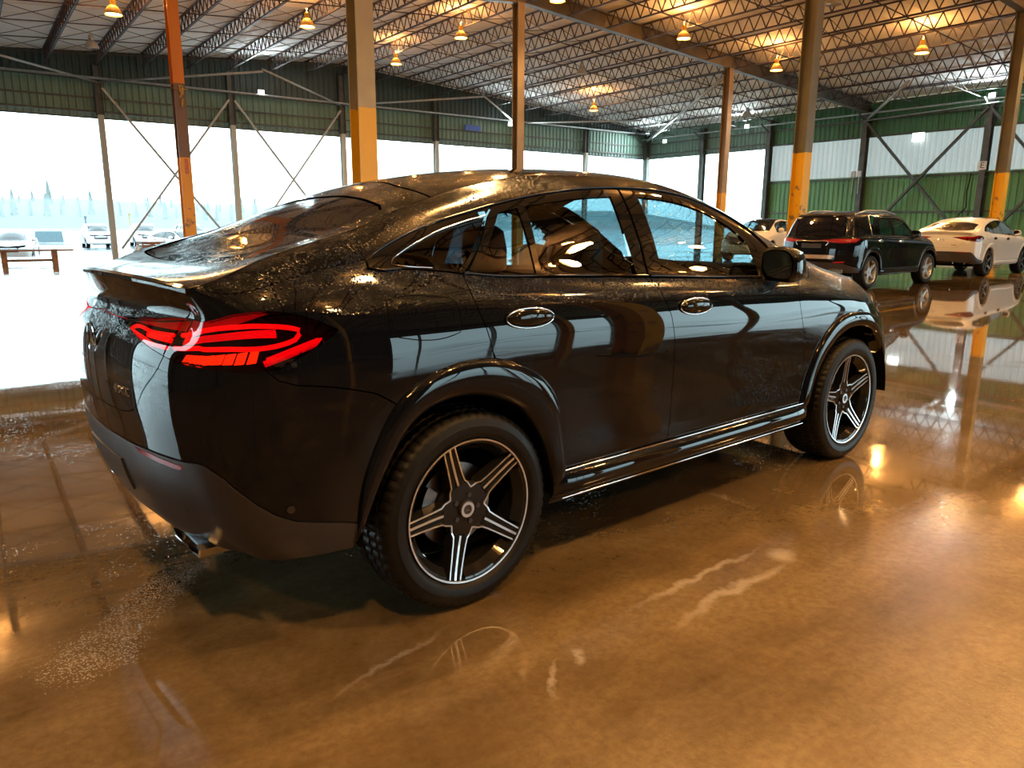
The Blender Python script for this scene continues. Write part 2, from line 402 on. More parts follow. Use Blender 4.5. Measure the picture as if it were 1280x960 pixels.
def cut(poly, du, dv, gap=0, vs=.13, centre=None):
    poly=resample(poly,(du*.5,dv*.5))
    area=sum(poly[i-1][0]*poly[i][1]-poly[i][0]*poly[i-1][1] for i in range(len(poly)))
    if area<0: poly=poly[::-1]
    if gap:
        Q=[]; n=len(poly)
        for i in range(n):
            p=poly[i]; a0=poly[i-1]; b0=poly[(i+1)%n]
            e1=np.array([p[0]-a0[0],(p[1]-a0[1])*vs]); e2=np.array([b0[0]-p[0],(b0[1]-p[1])*vs])
            n1=np.array([-e1[1],e1[0]])/(np.hypot(*e1)+1e-9); n2=np.array([-e2[1],e2[0]])/(np.hypot(*e2)+1e-9)
            nn=n1+n2; L2=nn@nn; nn=nn/max(L2/2,.35)
            q=[p[0]+nn[0]*gap,p[1]+nn[1]*gap/vs]
            if centre is not None:
                k=0 if centre[0]=='u' else 1
                if abs(p[k]-centre[1])<1e-6: q[k]=centre[1]
            Q.append(tuple(q))
        poly=Q
    a=np.array(poly)
    u0=math.floor(a[:,0].min()/du)*du; v0=math.floor(a[:,1].min()/dv)*dv
    nu=int(math.ceil((a[:,0].max()-u0)/du))+1; nv=int(math.ceil((a[:,1].max()-v0)/dv))+1
    edge=set()
    for p in poly:
        i=int((p[0]-u0)/du); j=int((p[1]-v0)/dv)
        for di in (-1,0,1):
            for dj in (-1,0,1): edge.add((i+di,j+dj))
    U,Vv=np.meshgrid(u0+(np.arange(nu)+.5)*du, v0+(np.arange(nv)+.5)*dv, indexing='ij'); I=pip(poly,U,Vv)
    verts=[]; key={}; faces=[]
    def vid(p):
        k=(round(p[0]*2e4),round(p[1]*2e4/8))
        if k not in key: key[k]=len(verts); verts.append(p)
        return key[k]
    for i in range(nu):
        for j in range(nv):
            x0=u0+i*du; y0=v0+j*dv
            if (i,j) in edge:
                P=clip_rect(poly,x0,x0+du,y0,y0+dv)
                if len(P)<3: continue
                ar=sum(P[k-1][0]*P[k][1]-P[k][0]*P[k-1][1] for k in range(len(P)))
                if ar<1e-4*du*dv: continue
            elif I[i,j]: P=[(x0,y0),(x0+du,y0),(x0+du,y0+dv),(x0,y0+dv)]
            else: continue
            f=[]
            for p in P:
                k=vid(p)
                if not f or f[-1]!=k: f.append(k)
            if len(f)>1 and f[0]==f[-1]: f.pop()
            if len(set(f))==len(f) and len(f)>2: faces.append(tuple(f))
    seg=(a*np.array([1,vs]), np.roll(a,-1,axis=0)*np.array([1,vs]))
    def onb(p,q):
        m=np.array([(p[0]+q[0])/2,(p[1]+q[1])/2*vs]); d=seg[1]-seg[0]; t=np.clip(((m-seg[0])*d).sum(1)/((d*d).sum(1)+1e-12),0,1)
        r=seg[0]+d*t[:,None]-m; return (r*r).sum(1).min()<4e-7
    return verts,faces,onb
def surf_eval(S, uv, mir, flip, off=0.0):
    a=np.array(uv,float).reshape(-1,2); e=2e-3
    u=a[:,0]; v=a[:,1]; vm=S.vmax
    P=S(u,v); Pu=S(u+e,v)-S(u-e,v); v1=np.clip(v+e*4,S.vmin,vm); v0=np.clip(v-e*4,S.vmin,vm); Pv=S(u,v1)-S(u,v0)
    n=np.cross(Pu,Pv)*(-1 if flip else 1); n/=np.linalg.norm(n,axis=1)[:,None]+1e-12
    P=P+n*(off if np.isscalar(off) else np.asarray(off)[:,None])
    m=np.array([1,mir,1]); return P*m, n*m
def panel(S, name, poly, mat, parent, sides=(1,), du=.035, dv=.28, off=0.0, lip=.014, centre=None, label=None, keep=None, smooth_it=0, gap=None):
    """S.flip: outward normal is -(Pu x Pv) on the +y side"""
    if smooth_it: poly=rounded(poly,keep or (),smooth_it)
    if gap is None: gap=.0022 if lip else 0
    verts,faces,onb=cut(poly,du,dv,gap,.13 if S.vmax>2 else .62,centre)
    V=[];Fc=[];Nn=[]
    for mir in sides:
        P,n=surf_eval(S,verts,mir,S.flip,off); b=len(V)
        V+=list(P); Nn+=list(n)
        rev=(S.flip)!=(mir<0)
        cnt={}
        for f in faces:
            g=f[::-1] if rev else f
            Fc.append(tuple(b+i for i in g))
            for i in range(len(g)): 
                e=(g[i-1],g[i]); cnt[e]=cnt.get(e,0)+1
        if lip:
            for (i,j),c in cnt.items():
                if (j,i) in cnt: continue
                if centre is not None and abs(verts[i][0 if centre[0]=='u' else 1]-centre[1])<1e-4 and abs(verts[j][0 if centre[0]=='u' else 1]-centre[1])<1e-4: continue
                if not onb(verts[i],verts[j]): continue
                a=P[i];q=P[j]; a2=a-n[i]*lip; q2=q-n[j]*lip
                fn=np.cross(a-q,a2-q); L=np.linalg.norm(fn)
                if L<1e-12: continue
                fn=fn/L; k=len(V); V+=[a,q,q2,a2]; Nn+=[fn]*4; Fc.append((k+1,k,k+3,k+2))
    o=raw(name,V,Fc,mat,parent,normals=Nn)
    if label: o['label']=label
    return o
def on(S,u,v,mir,off=0): 
    P,n=surf_eval(S,[(u,v)],mir,S.flip,off); return Vector(P[0]),Vector(n[0])
def line_on(S,pts,mir,off,r,mb,n=6,step=.03):
    """tube following a polyline of the surface domain (smoothed)"""
    a=np.array(pts,float); t=np.concatenate([[0],np.cumsum(np.hypot(np.diff(a[:,0]),np.diff(a[:,1])*.1))])
    f=hspline(t,a); tt=np.linspace(0,t[-1],max(6,int(t[-1]/step)))
    P,_=surf_eval(S,f(tt),mir,S.flip,off); mb.path([tuple(p) for p in P],r,n)

TC=[(-.36,8.36),(-.352,8.66),(-.31,8.95),(-.24,9.2),(-.14,9.42),(-.008,9.63),(.14,9.82),(.30,9.96),(.48,10.06),(.7,10.14),(1.02,10.25),(1.3,10.34),(1.5,10.42),(1.7,10.56),(1.86,10.7),(2.02,10.65),(2.12,10.25),(2.19,9.4),(2.24,8.4),(2.27,7.85)]
GC=[(-.278,8.34),(-.262,8.5),(-.233,8.66),(-.171,8.92),(-.10,9.12),(-.029,9.3),(.05,9.45),(.125,9.57),(.25,9.68),(.312,9.71),(.416,9.76),(.466,9.78),(.7,9.84),(1.0,9.9),(1.19,9.92),(1.45,9.92),(1.70,9.87),(1.80,9.79),(1.865,9.68),(1.92,9.5),(1.95,9.3),(1.955,8.8),(1.94,8.04)]
ARO=[(-.475,2.08),(-.46,2.7),(-.44,3.1),(-.404,3.55),(-.358,4.05),(-.325,4.33),(-.275,4.6),(-.221,4.81),(-.15,4.99),(-.062,5.11),(.021,5.13),(.108,5.06),(.171,4.93),(.237,4.74),(.304,4.49),(.362,4.18),(.42,3.68),(.45,3.0),(.465,2.3),(.47,1.75)]
ARI=[(-.487,1.28),(-.462,1.85),(-.437,2.28),(-.40,2.75),(-.37,3.05),(-.33,3.45),(-.30,3.68),(-.266,3.88),(-.221,4.06),(-.146,4.21),(-.062,4.27),(.0,4.24),(.062,4.15),(.12,4.03),(.175,3.88),(.241,3.62),(.291,3.3),(.341,2.86),(.375,2.3),(.40,1.6),(.412,1.05)]
FRO=[(2.30,1.72),(2.325,2.3),(2.352,2.72),(2.394,3.2),(2.452,3.78),(2.543,4.33),(2.639,4.73),(2.76,5.04),(2.889,5.24),(3.014,5.28),(3.13,5.18),(3.25,4.92),(3.34,4.55),(3.41,4.0),(3.46,3.2),(3.48,2.4),(3.49,1.6)]
FRI=[(2.37,1.6),(2.40,2.2),(2.43,2.65),(2.481,3.11),(2.54,3.5),(2.614,3.85),(2.739,4.22),(2.881,4.42),(3.006,4.40),(3.114,4.24),(3.20,4.02),(3.28,3.65),(3.35,3.15),(3.39,2.6),(3.41,2.0),(3.42,1.2)]
CU=-1.79
BCUT=[(-.475,2.08),(-.55,2.2),(-.624,2.29),(-.683,2.36),(-.745,2.52),(-.80,2.75),(-.853,3.05),(-.895,3.3),(-.945,3.5),(-1.03,3.6),(-1.132,3.64),(-1.3,3.69),(-1.478,3.70),(CU,3.70)]
LIDQ=[(-.957,11.0),(-1.02,10.4),(-1.086,9.8),(-1.12,9.2),(-1.14,8.67),(-1.15,8.2),(-1.15,7.82),(-1.165,7.2),(-1.178,6.77),(-1.2,6.3),(-1.228,5.99),(-1.29,5.49),(-1.332,5.04),(-1.36,4.85),(-1.40,4.72),(-1.46,4.63),(-1.615,4.6),(CU,4.6)]
LAMPT=[(-1.15,8.62),(-1.0,8.56),(-.828,8.40),(-.74,8.05),(-.674,7.7),(-.62,7.38),(-.562,6.99),(-.512,6.59)]
LAMPB=[(-.512,6.59),(-.529,6.44),(-.558,6.3),(-.62,6.05),(-.687,5.82),(-.724,5.78),(-.783,5.84),(-.845,6.0),(-.924,6.17),(-1.03,6.4),(-1.124,6.62),(-1.178,6.77)]
LAMPL=[(-1.178,6.77),(-1.245,6.96),(-1.332,7.22),(-1.407,7.49),(-1.48,7.70),(-1.515,7.86)]
SPLOW=[(CU,8.04),(-1.70,7.97),(-1.6,7.92),(-1.515,7.9),(-1.42,8.05),(-1.307,8.22),(-1.22,8.45),(-1.15,8.62)]
BSEAM=[(-.783,5.84),(-.749,5.84),(-.708,5.44),(-.654,5.22),(-.533,4.99),(-.4,4.66),(-.325,4.33)]
DR=[(.012,7.77),(.016,7.4),(.021,7.04),(.035,6.5),(.054,6.06),(.083,5.26),(.095,5.08)]
DM=[(1.053,7.85),(1.058,7.4),(1.07,6.82),(1.09,6.25),(1.111,5.74),(1.132,5.0),(1.143,4.21),(1.147,3.4),(1.145,2.73),(1.135,2.3),(1.12,1.95)]
DF=[(2.277,7.84),(2.25,7.2),(2.225,6.5),(2.215,6.04),(2.22,5.5),(2.235,5.0),(2.256,4.66),(2.285,4.2),(2.306,3.71),(2.32,3.3),(2.322,2.96),(2.314,2.4),(2.30,1.78)]
WHEELS=[(0,.825),(2.935,.825)]

def make_wheel(parent, x, mir, phase, rimmat, mach, zoff=0.0, hubstar=True, simple_=False):
    t=empty('wheel',(x,mir*.825,.385+zoff),0,parent); o=-1.0   # built with the outside towards -y
    if mir>0: t.rotation_euler=(0,0,PI)
    R=.385; n=180
    prof=[(.276,.105),(.285,.118),(.315,.136),(.345,.137),(.365,.128),(.377,.112),(.383,.09)]
    mb=MB(); full=[]
    half=[(.268,-.10),(.276,-.115),(.284,-.122),(.286,-.126),(.300,-.1345),(.303,-.136),(.330,-.1375),(.333,-.1355),(.352,-.133),(.366,-.126),(.377,-.113),(.3815,-.095)]
    tread=[(.383,-.084),(.376,-.080),(.376,-.073),(.3845,-.069),(.385,-.034),(.377,-.031),(.377,-.022),(.385,-.019),(.385,.019),(.377,.022),(.377,.031),(.385,.034),(.3845,.069),(.376,.073),(.376,.080),(.383,.084)]
    prof=half+tread+[(r,-y) for r,y in half[::-1]]
    V=[];k=len(prof)
    for i in range(n):
        a=2*PI*i/n; dr=-.006 if i%3==0 else 0
        for j,(r,y) in enumerate(prof):
            rr=r+(dr if (9<=j<=12 or 27<=j<=30 or 15<=j<=16 or 19<=j<=20) else 0)
            V.append((rr*math.cos(a),y,rr*math.sin(a)))
    mb.add(V,[(i*k+q,i*k+q+1,((i+1)%n)*k+q+1,((i+1)%n)*k+q) for i in range(n) for q in range(k-1)])
    mb.build('tyre',M['rubber'],t,angle=.6)
    mb=MB(); mb.lathe([(.279,-.112),(.2795,-.122),(.276,-.126),(.272,-.122),(.262,-.10),(.25,-.06),(.243,0),(.243,.11),(.275,.12)],72)
    mb.build('rim_barrel',rimmat,t,angle=.7)
    if not simple_:
        mb=MB(); mb.lathe([(.2795,-.1245),(.279,-.1285),(.2725,-.1275),(.272,-.1235)],96); mb.build('rim_ring',mach,t,angle=.5)
    mb=MB(); mb.lathe([(.0,-.02),(.165,-.02),(.165,.0),(.0,.0)],48); mb.lathe([(0,-.045),(.075,-.045),(.085,-.02)],32); mb.build('brake_disc',M['disc'],t,angle=.5)
    mb=MB(); mb.lathe([(.05,.02),(.17,.03),(.235,.10)],32); mb.build('backing_plate',M['inner'],t)
    if not simple_:
        mb=MB(); mb.lathe([(.175,-.05),(.175,.03),(.125,.03),(.125,-.05),(.175,-.05)],10,a0=2.5,a1=3.6); mb.build('brake_caliper',M['disc'],t,angle=.5)
    # spokes: an arm is a concave tapering body with machined lines on top
    for s in range(5):
        a=math.radians(phase+72*s)
        if mir>0: a=PI-a
        ur=Vector((math.cos(a),0,math.sin(a))); ut=Vector((-math.sin(a),0,math.cos(a))); uy=Vector((0,-1,0))
        sect=[(.272,.0275,.118),(.24,.0285,.112),(.19,.030,.104),(.14,.0325,.097),(.10,.037,.092)]
        b36=math.radians(36); rin=.088
        mb=MB(); V=[];
        for (r,hw,y) in sect:
            for q,(ss,yy) in enumerate(((-1,y-.045),(-1,y-.006),(-.55,y),(0,y-.008),(.55,y),(1,y-.006),(1,y-.045))):
                V.append(ur*r+ut*hw*ss*(1.25 if q in(0,6) else 1)+uy*yy)
        k=7; Fc=[(i*k+q,i*k+q+1,(i+1)*k+q+1,(i+1)*k+q) for i in range(len(sect)-1) for q in range(k-1)]
        mb.add(V,Fc)
        # root wedge to hub
        c=[ur*.10-ut*.037, ur*.10+ut*.037, (ur*math.cos(b36)+ut*math.sin(b36))*rin, Vector((0,0,0)), (ur*math.cos(b36)-ut*math.sin(b36))*rin]
        top=[p+uy*.088 for p in c]; bot=[p+uy*.045 for p in c]
        mb.add(top+bot,[(0,1,2,3,4)]+[(i,(i+1)%5,5+(i+1)%5,5+i) for i in range(5)])
        mb.build('spoke',rimmat,t,angle=.5)
        if not simple_:
            mb=MB()
            def strip(pts,w):
                L=[];
                for i,(p,yy) in enumerate(pts):
                    a_=pts[max(0,i-1)][0]; b_=pts[min(len(pts)-1,i+1)][0]; d=(b_-a_); d=d.normalized(); nn=Vector((-d.z,0,d.x))
                    L+= [p+nn*w/2+uy*yy,p-nn*w/2+uy*yy]
                m=len(pts)
                mb.add(L,[(2*i,2*i+1,2*i+3,2*i+2) for i in range(m-1)])
                # thickness skirt
                Lb=[v-uy*.004 for v in L]; bb=len(mb.V); mb.add(L+Lb,[(2*i,2*i+2,2*m+2*i+2,2*m+2*i) for i in range(m-1)]+[(2*i+1,2*m+2*i+1,2*m+2*i+3,2*i+3) for i in range(m-1)])
            strip([(ur*r,y) for r,y in ((.270,.1205),(.24,.113),(.19,.1045),(.14,.097),(.105,.0935))],.0092)
            for sg in (-1,1):
                pts=[(ur*r+ut*sg*(hw-.003),y+.0015) for r,hw,y in ((.272,.0275,.118),(.24,.0285,.112),(.19,.030,.104),(.14,.0325,.097),(.112,.0355,.0935))]
                v=(ur*math.cos(b36)+ut*sg*math.sin(b36))
                pts+=[((ur*.097+ut*sg*.0425),.0915),(v*.0855,.0905)]
                strip(pts,.0056)
            mb.build('machined_lines',mach,t)
    # gap lips by the rim
    if not simple_:
        mb=MB()
        for s in range(5):
            a=phase+72*s+36
            if mir>0: a=180-a
            a0=math.radians(a-26); a1=math.radians(a+26)
            mb.lathe([(.270,-.121),(.262,-.119),(.235,-.085),(.235,-.07)],12,a0=a0,a1=a1)
        mb.build('spoke_web',rimmat,t,angle=.6)
    cap=MB(); cap.lathe([(.0345,-.085),(.0345,-.0995),(.031,-.1015),(.0305,-.0995),(.0,-.0995)],36); cp=cap.build('hub_cap',M['satin'] if not simple_ else mach,t,angle=.5)
    if not simple_:
        mb=MB(); mb.lathe([(.0300,-.0995),(.0298,-.1025),(.0190,-.1025),(.0188,-.1000)],36); mb.build('emblem_ring',M['machined'],cp)
        mb=MB()
        for s in range(3):
            a=math.radians(90+120*s); u=Vector((math.cos(a),0,math.sin(a))); v=Vector((-math.sin(a),0,math.cos(a))); y=Vector((0,-1,0))
            mb.add([u*.0190+y*.1010, v*.0042+y*.1005, y*.1045, v*-.0042+y*.1005],[(0,1,2),(0,2,3)])
        mb.build('star_emblem',M['chrome'],cp)
        for s in range(5):
            a=math.radians(phase+36+72*s)
            if mir>0: a=PI-a
            mb=MB(); c=(.055*math.cos(a),-.080,.055*math.sin(a)); mb.tube(c,(c[0],-.0935,c[2]),.0105,6); mb.build('wheel_bolt',M['satin'],t)
    return t

def interior(root, rear_seats=True):
    mb=MB(); mb.box((.9,0,.42),(3.0,1.5,.05)); mb.build('cabin_floor',M['inner'],root)
    mb=MB(); 
    prof=[(1.95,.75),(1.90,.98),(1.98,1.06),(2.3,1.10),(2.62,1.08),(2.62,.75)]
    mb.prism(prof,1.44,(0,-.72,0),(1,0,0),(0,0,1),(0,1,0)); mb.build('dashboard',M['seat'],root)
    st=MB(); c=Vector((1.78,.36,.98)); ax=Vector((-.88,0,.48)); 
    a1=Vector((0,1,0)); a2=ax.cross(a1)
    st.path([c+(a1*math.cos(t*PI/12)+a2*math.sin(t*PI/12))*.18 for t in range(24)],.015,8,closed=True)
    for t in (0,8,16): st.tube(c,c+(a1*math.cos(t*PI/12)+a2*math.sin(t*PI/12))*.18,.014)
    st.tube(c,c-ax*.25,.03); st.build('steering_wheel',M['seat'],root,smooth=True)
    def seat(x,y,w):
        s=empty('seat',(x,y,.45),0,root)
        def soft(nm,secs):
            mb=MB(); V=[]
            for (cx,cz,tx,hw) in secs:
                for k in range(16):
                    a=2*PI*k/16; ca,sa=math.cos(a),math.sin(a); q=.45
                    V.append((cx+tx*math.copysign(abs(ca)**q,ca), hw*math.copysign(abs(sa)**q,sa), cz))
            n=len(secs); Fc=[(i*16+k,i*16+(k+1)%16,(i+1)*16+(k+1)%16,(i+1)*16+k) for i in range(n-1) for k in range(16)]+[tuple(range(16))[::-1],tuple(range((n-1)*16,n*16))]
            mb.add(V,Fc); return mb.build(nm,M['seat'],s,smooth=True)
        soft('seat_base',[(.22,.0,.24,w*.8),(.22,.10,.27,w),(.22,.2,.27,w),(.22,.24,.24,w*.9)])
        soft('seat_back',[(-.02,.12,.07,w*.9),(-.08,.35,.075,w),(-.14,.55,.065,w*.95),(-.18,.72,.05,w*.7),(-.185,.74,.03,w*.55)])
        soft('headrest',[(-.185,.74,.04,.12),(-.19,.77,.065,.155),(-.195,.87,.07,.16),(-.20,.97,.06,.145),(-.20,1.0,.03,.10)])
    seat(1.29,-.37,.25); seat(1.29,.37,.25)
    if rear_seats:
        for y in (-.42,0,.42): seat(.25,y,.22)

def arch_trim(A,outer,inner,mir,mat,root):
    def even(P,n):
        a=np.array(P,float); d=np.hypot(np.diff(a[:,0]),np.diff(a[:,1])*.14); t=np.concatenate([[0],np.cumsum(d)])/d.sum()
        return hspline(t,a)(np.linspace(0,1,n))
    n=64; O=even(outer,n); I=even(inner,n)
    prof=[(-.03,-.004),(0.0,.004),(.07,.014),(.22,.021),(.50,.023),(.80,.021),(.93,.015),(1.0,.004),(1.01,-.02),(1.01,-.06)]
    V=[]
    for i in range(n):
        uv=[tuple(O[i]+(I[i]-O[i])*f) for f,_ in prof]
        ta=min(1,min(i,n-1-i)/3.0)
        P,nn=surf_eval(A,uv,mir,True,[o*(.35+.65*ta) if o>0 else o for _,o in prof]); V+=list(P)
    k=len(prof); m=MB(); m.add(V,[(i*k+q,i*k+q+1,(i+1)*k+q+1,(i+1)*k+q) for i in range(n-1) for q in range(k-1)])
    return m.build('wheel_arch_trim',mat,root,angle=1.0)
def text_on(S,body,u,v,mir,size,mat,parent,name,ext=.002,dirx=None,off=.001):
    cu=bpy.data.curves.new(name,'FONT'); cu.body=body; cu.size=size; cu.extrude=ext; cu.align_x='CENTER'; cu.align_y='CENTER'
    t=bpy.data.objects.new(name,cu); COL.objects.link(t); dg=bpy.context.evaluated_depsgraph_get()
    me=bpy.data.meshes.new_from_object(t.evaluated_get(dg)); COL.objects.unlink(t); bpy.data.objects.remove(t)
    me.materials.clear(); me.materials.append(mat)
    p,n=on(S,u,v,mir,off); z=n; y=(Vector((0,0,1))-z*z.z).normalized(); x=y.cross(z)
    o=bpy.data.objects.new(name,me); put(o,parent); o.matrix_local=Matrix(((x.x,y.x,z.x,p.x),(x.y,y.y,z.y,p.y),(x.z,y.z,z.z,p.z),(0,0,0,1)))
    return o

def common_body(A,B,root,pm,ps,two=(-1,1),wheels=('rimblack','machined',(109.4,96)),chromewin=False,detail=True,zleft=.027):
    """everything ahead of / below the rear that the coupe and the estate share"""
    # doors
    for mir in (-1,1):
        fd=panel(A,'front_door',DM[::-1]+[(1.055,7.86),(2.277,7.86)]+DF+[(1.7,1.9)],pm,root,(mir,))
        rdp=DR+[(.108,5.06),(.171,4.93),(.237,4.74),(.304,4.49),(.362,4.18),(.42,3.68),(.45,3.0),(.455,2.3),(.44,1.86)]+DM[::-1]+[(1.053,7.86),(.012,7.86)]
        rd=panel(A,'rear_door',rdp,pm,root,(mir,))
        panel(A,'fender',DF[:-1][::-1]+[(2.27,7.9),(2.45,8.1),(2.53,9.2),(2.57,11.0),(3.56,11.0),(3.50,9.0),(3.42,7.3),(3.36,6.2),(3.30,4.75)]+FRO[:11][::-1][0:]+[],pm,root,(mir,))
        # door handles : shallow dark cup, proud oval grip
        for (u,v,par) in ((.266,6.15,rd),(1.29,6.08,fd)):
            P,n=on(A,u,v,mir,.0)
            h=MB(); V=[];
            ring=18; L=.118; W=.036
            secs=[(1.0,.0),(1.0,.010),(.93,.020),(.72,.028),(.35,.031),(.0,.032)]
            fx=Vector((1,0,-.02)).normalized(); fy=n.cross(fx)
            for sc,hh in secs:
                for k in range(ring):
                    a=2*PI*k/ring; V.append(P+fx*L*sc*math.cos(a)+Vector((0,0,1))*(W*sc*math.sin(a)*(1.0))+n*hh)
            h.add(V,[(i*ring+k,i*ring+(k+1)%ring,(i+1)*ring+(k+1)%ring,(i+1)*ring+k) for i in range(len(secs)-1) for k in range(ring)])
            ho=h.build('door_handle',M['gloss'] if not chromewin else M['chrome'],par,smooth=True)
            if detail:
                c2=MB(); c2.path([P+fx*L*1.0*math.cos(2*PI*k/24)+Vector((0,0,1))*W*1.05*math.sin(2*PI*k/24)+n*.008 for k in range(24)],.0035,6,closed=True); c2.build('handle_trim',M['chrome'],par,smooth=True)
        # wheel arch trims
        arch_trim(A,ARO,ARI,mir,ps,root); arch_trim(A,FRO,FRI,mir,ps,root)
        # sill: swept section
        sk=MB(); xs=np.linspace(.40,2.36,24); V=[]
        prof=[(.945,.055),(.965,.055),(.985,.042),(1.000,.018),(1.003,-.012),(.992,-.040),(.975,-.058),(.958,-.066),(.955,-.085),(.90,-.10)]
        for x in xs:
            z0=.402+.0*(x-.4); ta=1-.35*max(0,1-(x-.40)/.12)**2-.2*max(0,1-(2.36-x)/.1)**2
            for y,z in prof: V.append((x,mir*(.93+(y-.93)*ta),z0+z))
        k=len(prof); sk.add(V,[(i*k+q,i*k+q+1,(i+1)*k+q+1,(i+1)*k+q) for i in range(len(xs)-1) for q in range(k-1)])
        so=sk.build('side_skirt',ps,root,angle=.9)
        sc=MB(); sc.path([(x,mir*.978,.455) for x in np.linspace(.44,2.33,12)],.0045,6); sc.path([(x,mir*.982,.340) for x in np.linspace(.44,2.33,12)],.004,6); sc.build('sill_strip',M['chrome'],so,smooth=True)
        # wheel liners
        for X in (0,2.935):
            wl=MB(); wl.lathe([(.465,.965),(.47,.58),(.30,.56),(.0,.56)],40,c=(X,0,.385),a0=-.02,a1=PI+.02)
            if mir<0: wl.V=[(a,-b,c) for a,b,c in wl.V]
            wl.build('wheel_liner',M['inner'],root)
        for (X,y),ph in zip(WHEELS,wheels[2]):
            make_wheel(root,X,mir,ph,M[wheels[0]],M[wheels[1]],zoff=zleft if mir>0 else 0,simple_=not detail)
        # window trims and glass of the doors
        fr=TC+[(1.94,7.86)]+[(1.965,8.02)]+GC[::-1]+[(-.278,8.2),(-.24,8.08),(-.33,8.1)]
        panel(A,'side_window',[(.312,9.68),(.416,9.74),(.383,8.03),(.079,7.97)],M['clear'],rd,(mir,),off=-.006,lip=0) if True else 0
        panel(A,'side_window',[(.466,9.76),(.7,9.82),(1.0,9.88),(.957,8.03),(.416,8.03)],M['clear'],rd,(mir,),off=-.006,lip=0)
        panel(A,'side_window',[(1.191,9.9),(1.45,9.9),(1.70,9.85),(1.80,9.77),(1.865,9.66),(1.92,9.48),(1.95,9.28),(1.955,8.8),(1.94,8.03),(1.166,8.03)],M['clearwet'],fd,(mir,),off=-.006,lip=0)
        # frames
        panel(A,'door_frame',[(.03,7.86),(.252,9.68),(.30,9.96),(.48,10.06),(.7,10.14),(1.02,10.25),(1.083,10.26),(1.048,7.86),(.957,7.86),(.957,8.03),(1.0,9.88),(.7,9.82),(.466,9.76),(.416,8.03),(.957,8.03),(.957,7.9),(.33,7.9),(.383,8.03),(.416,9.74),(.312,9.68),(.079,7.97),(.33,7.95),(.33,7.86)],M['gloss'],rd,(mir,),off=-.001,lip=.012)
        panel(A,'door_frame',[(1.060,7.86),(1.093,10.27),(1.3,10.34),(1.5,10.42),(1.7,10.56),(1.86,10.7),(2.02,10.65),(2.12,10.25),(2.19,9.4),(2.24,8.4),(2.27,7.86)]+[(1.94,7.86),(1.94,8.03),(1.955,8.8),(1.95,9.28),(1.92,9.48),(1.865,9.66),(1.80,9.77),(1.70,9.85),(1.45,9.9),(1.191,9.9),(1.166,8.03),(1.94,8.03),(1.94,7.9),(1.10,7.9)],M['gloss'],fd,(mir,),off=-.001,lip=.012)
        st=MB(); line_on(A,[(.02,7.88),(.5,7.93),(1.045,7.93)],mir,.003,.0055,st); st.build('belt_strip',M['chrome'] if chromewin else M['gloss'],rd,smooth=True)
        st=MB(); line_on(A,[(1.065,7.93),(1.6,7.93),(1.98,7.93)],mir,.003,.0055,st); st.build('belt_strip',M['chrome'] if chromewin else M['gloss'],fd,smooth=True)
        # mirror
        mr=empty('side_mirror',(0,0,0),0,root)
        V=[];secs=[]
        yc=mir*.985; zc=1.245
        for (x,hy,hz,dy,dz) in ((1.955,.088,.075,0,0),(1.962,.098,.088,0,0),(2.0,.103,.092,0,0),(2.06,.098,.085,-.0,-.003),(2.11,.080,.068,-.006,-.006),(2.14,.050,.042,-.01,-.008),(2.150,.012,.01,-.012,-.01)):
            for k in range(28):
                a=2*PI*k/28; ca,sa=math.cos(a),math.sin(a)
                yy=hy*math.copysign(abs(ca)**.62,ca); zz=hz*math.copysign(abs(sa)**.68,sa)
                V.append((x+ .05*(ca*mir*mir)*0 , yc+mir*(dy+yy), zc+dz+zz-.012*ca))
        mbm=MB(); mbm.add(V,[(i*28+k,i*28+(k+1)%28,(i+1)*28+(k+1)%28,(i+1)*28+k) for i in range(6) for k in range(28)])
        mbm.build('mirror_housing',pm,mr,smooth=True)
        g=MB(); g.add([V[k] for k in range(28)],[tuple(range(28))])
        g.V=[(x-.002-.06*(z-1.245)-.0*(y-yc),y*1.0,z) for x,y,z in g.V]; g.V=[(x,yc+(y-yc)*.93,1.245+(z-1.245)*.93) for x,y,z in g.V]; g.build('mirror_glass',M['mirror'],mr)
        f=MB(); f.bar((2.06,mir*.87,1.155),(2.05,mir*.96,1.185),.09,.03); f.build('mirror_foot',M['gloss'],mr)
    # bonnet, windscreen, grille, front bumper, head lamps (both halves in one part)
    panel(B,'bonnet',[(2.93,0),(2.92,.45),(2.80,.8),(2.74,.985),(3.40,.985),(3.62,.8),(3.70,.4),(3.71,0)],pm,root,(-1,1),dv=.06,centre=('v',0))
    panel(B,'windscreen',[(1.80,0),(1.80,.5),(1.80,.93),(2.62,.97),(2.76,.92),(2.90,.5),(2.94,0)],M['clear'],root,(-1,1),dv=.06,centre=('v',0),off=-.004,lip=0)
    panel(B,'windscreen_pillar',[(1.78,.99),(1.80,.88),(1.92,.86),(2.62,.92),(2.74,.99)],M['gloss'],root,(1,),dv=.03)
    panel(B,'windscreen_pillar',[(1.78,.99),(1.80,.88),(1.92,.86),(2.62,.92),(2.74,.99)],M['gloss'],root,(-1,),dv=.03)
    panel(B,'cowl',[(2.92,0),(2.88,.5),(2.74,.86),(2.70,.97),(2.78,.97),(2.84,.8),(2.93,.45),(2.945,0)],M['satin'],root,(-1,1),dv=.05,centre=('v',0))
    for mir in (-1,1): panel(A,'headlamp',[(3.40,7.1),(3.48,8.4),(3.58,9.4),(3.82,9.2),(4.02,8.2),(3.98,7.4),(3.7,7.0)],M['headlamp'],root,(mir,),off=.002)
    fe=4.45
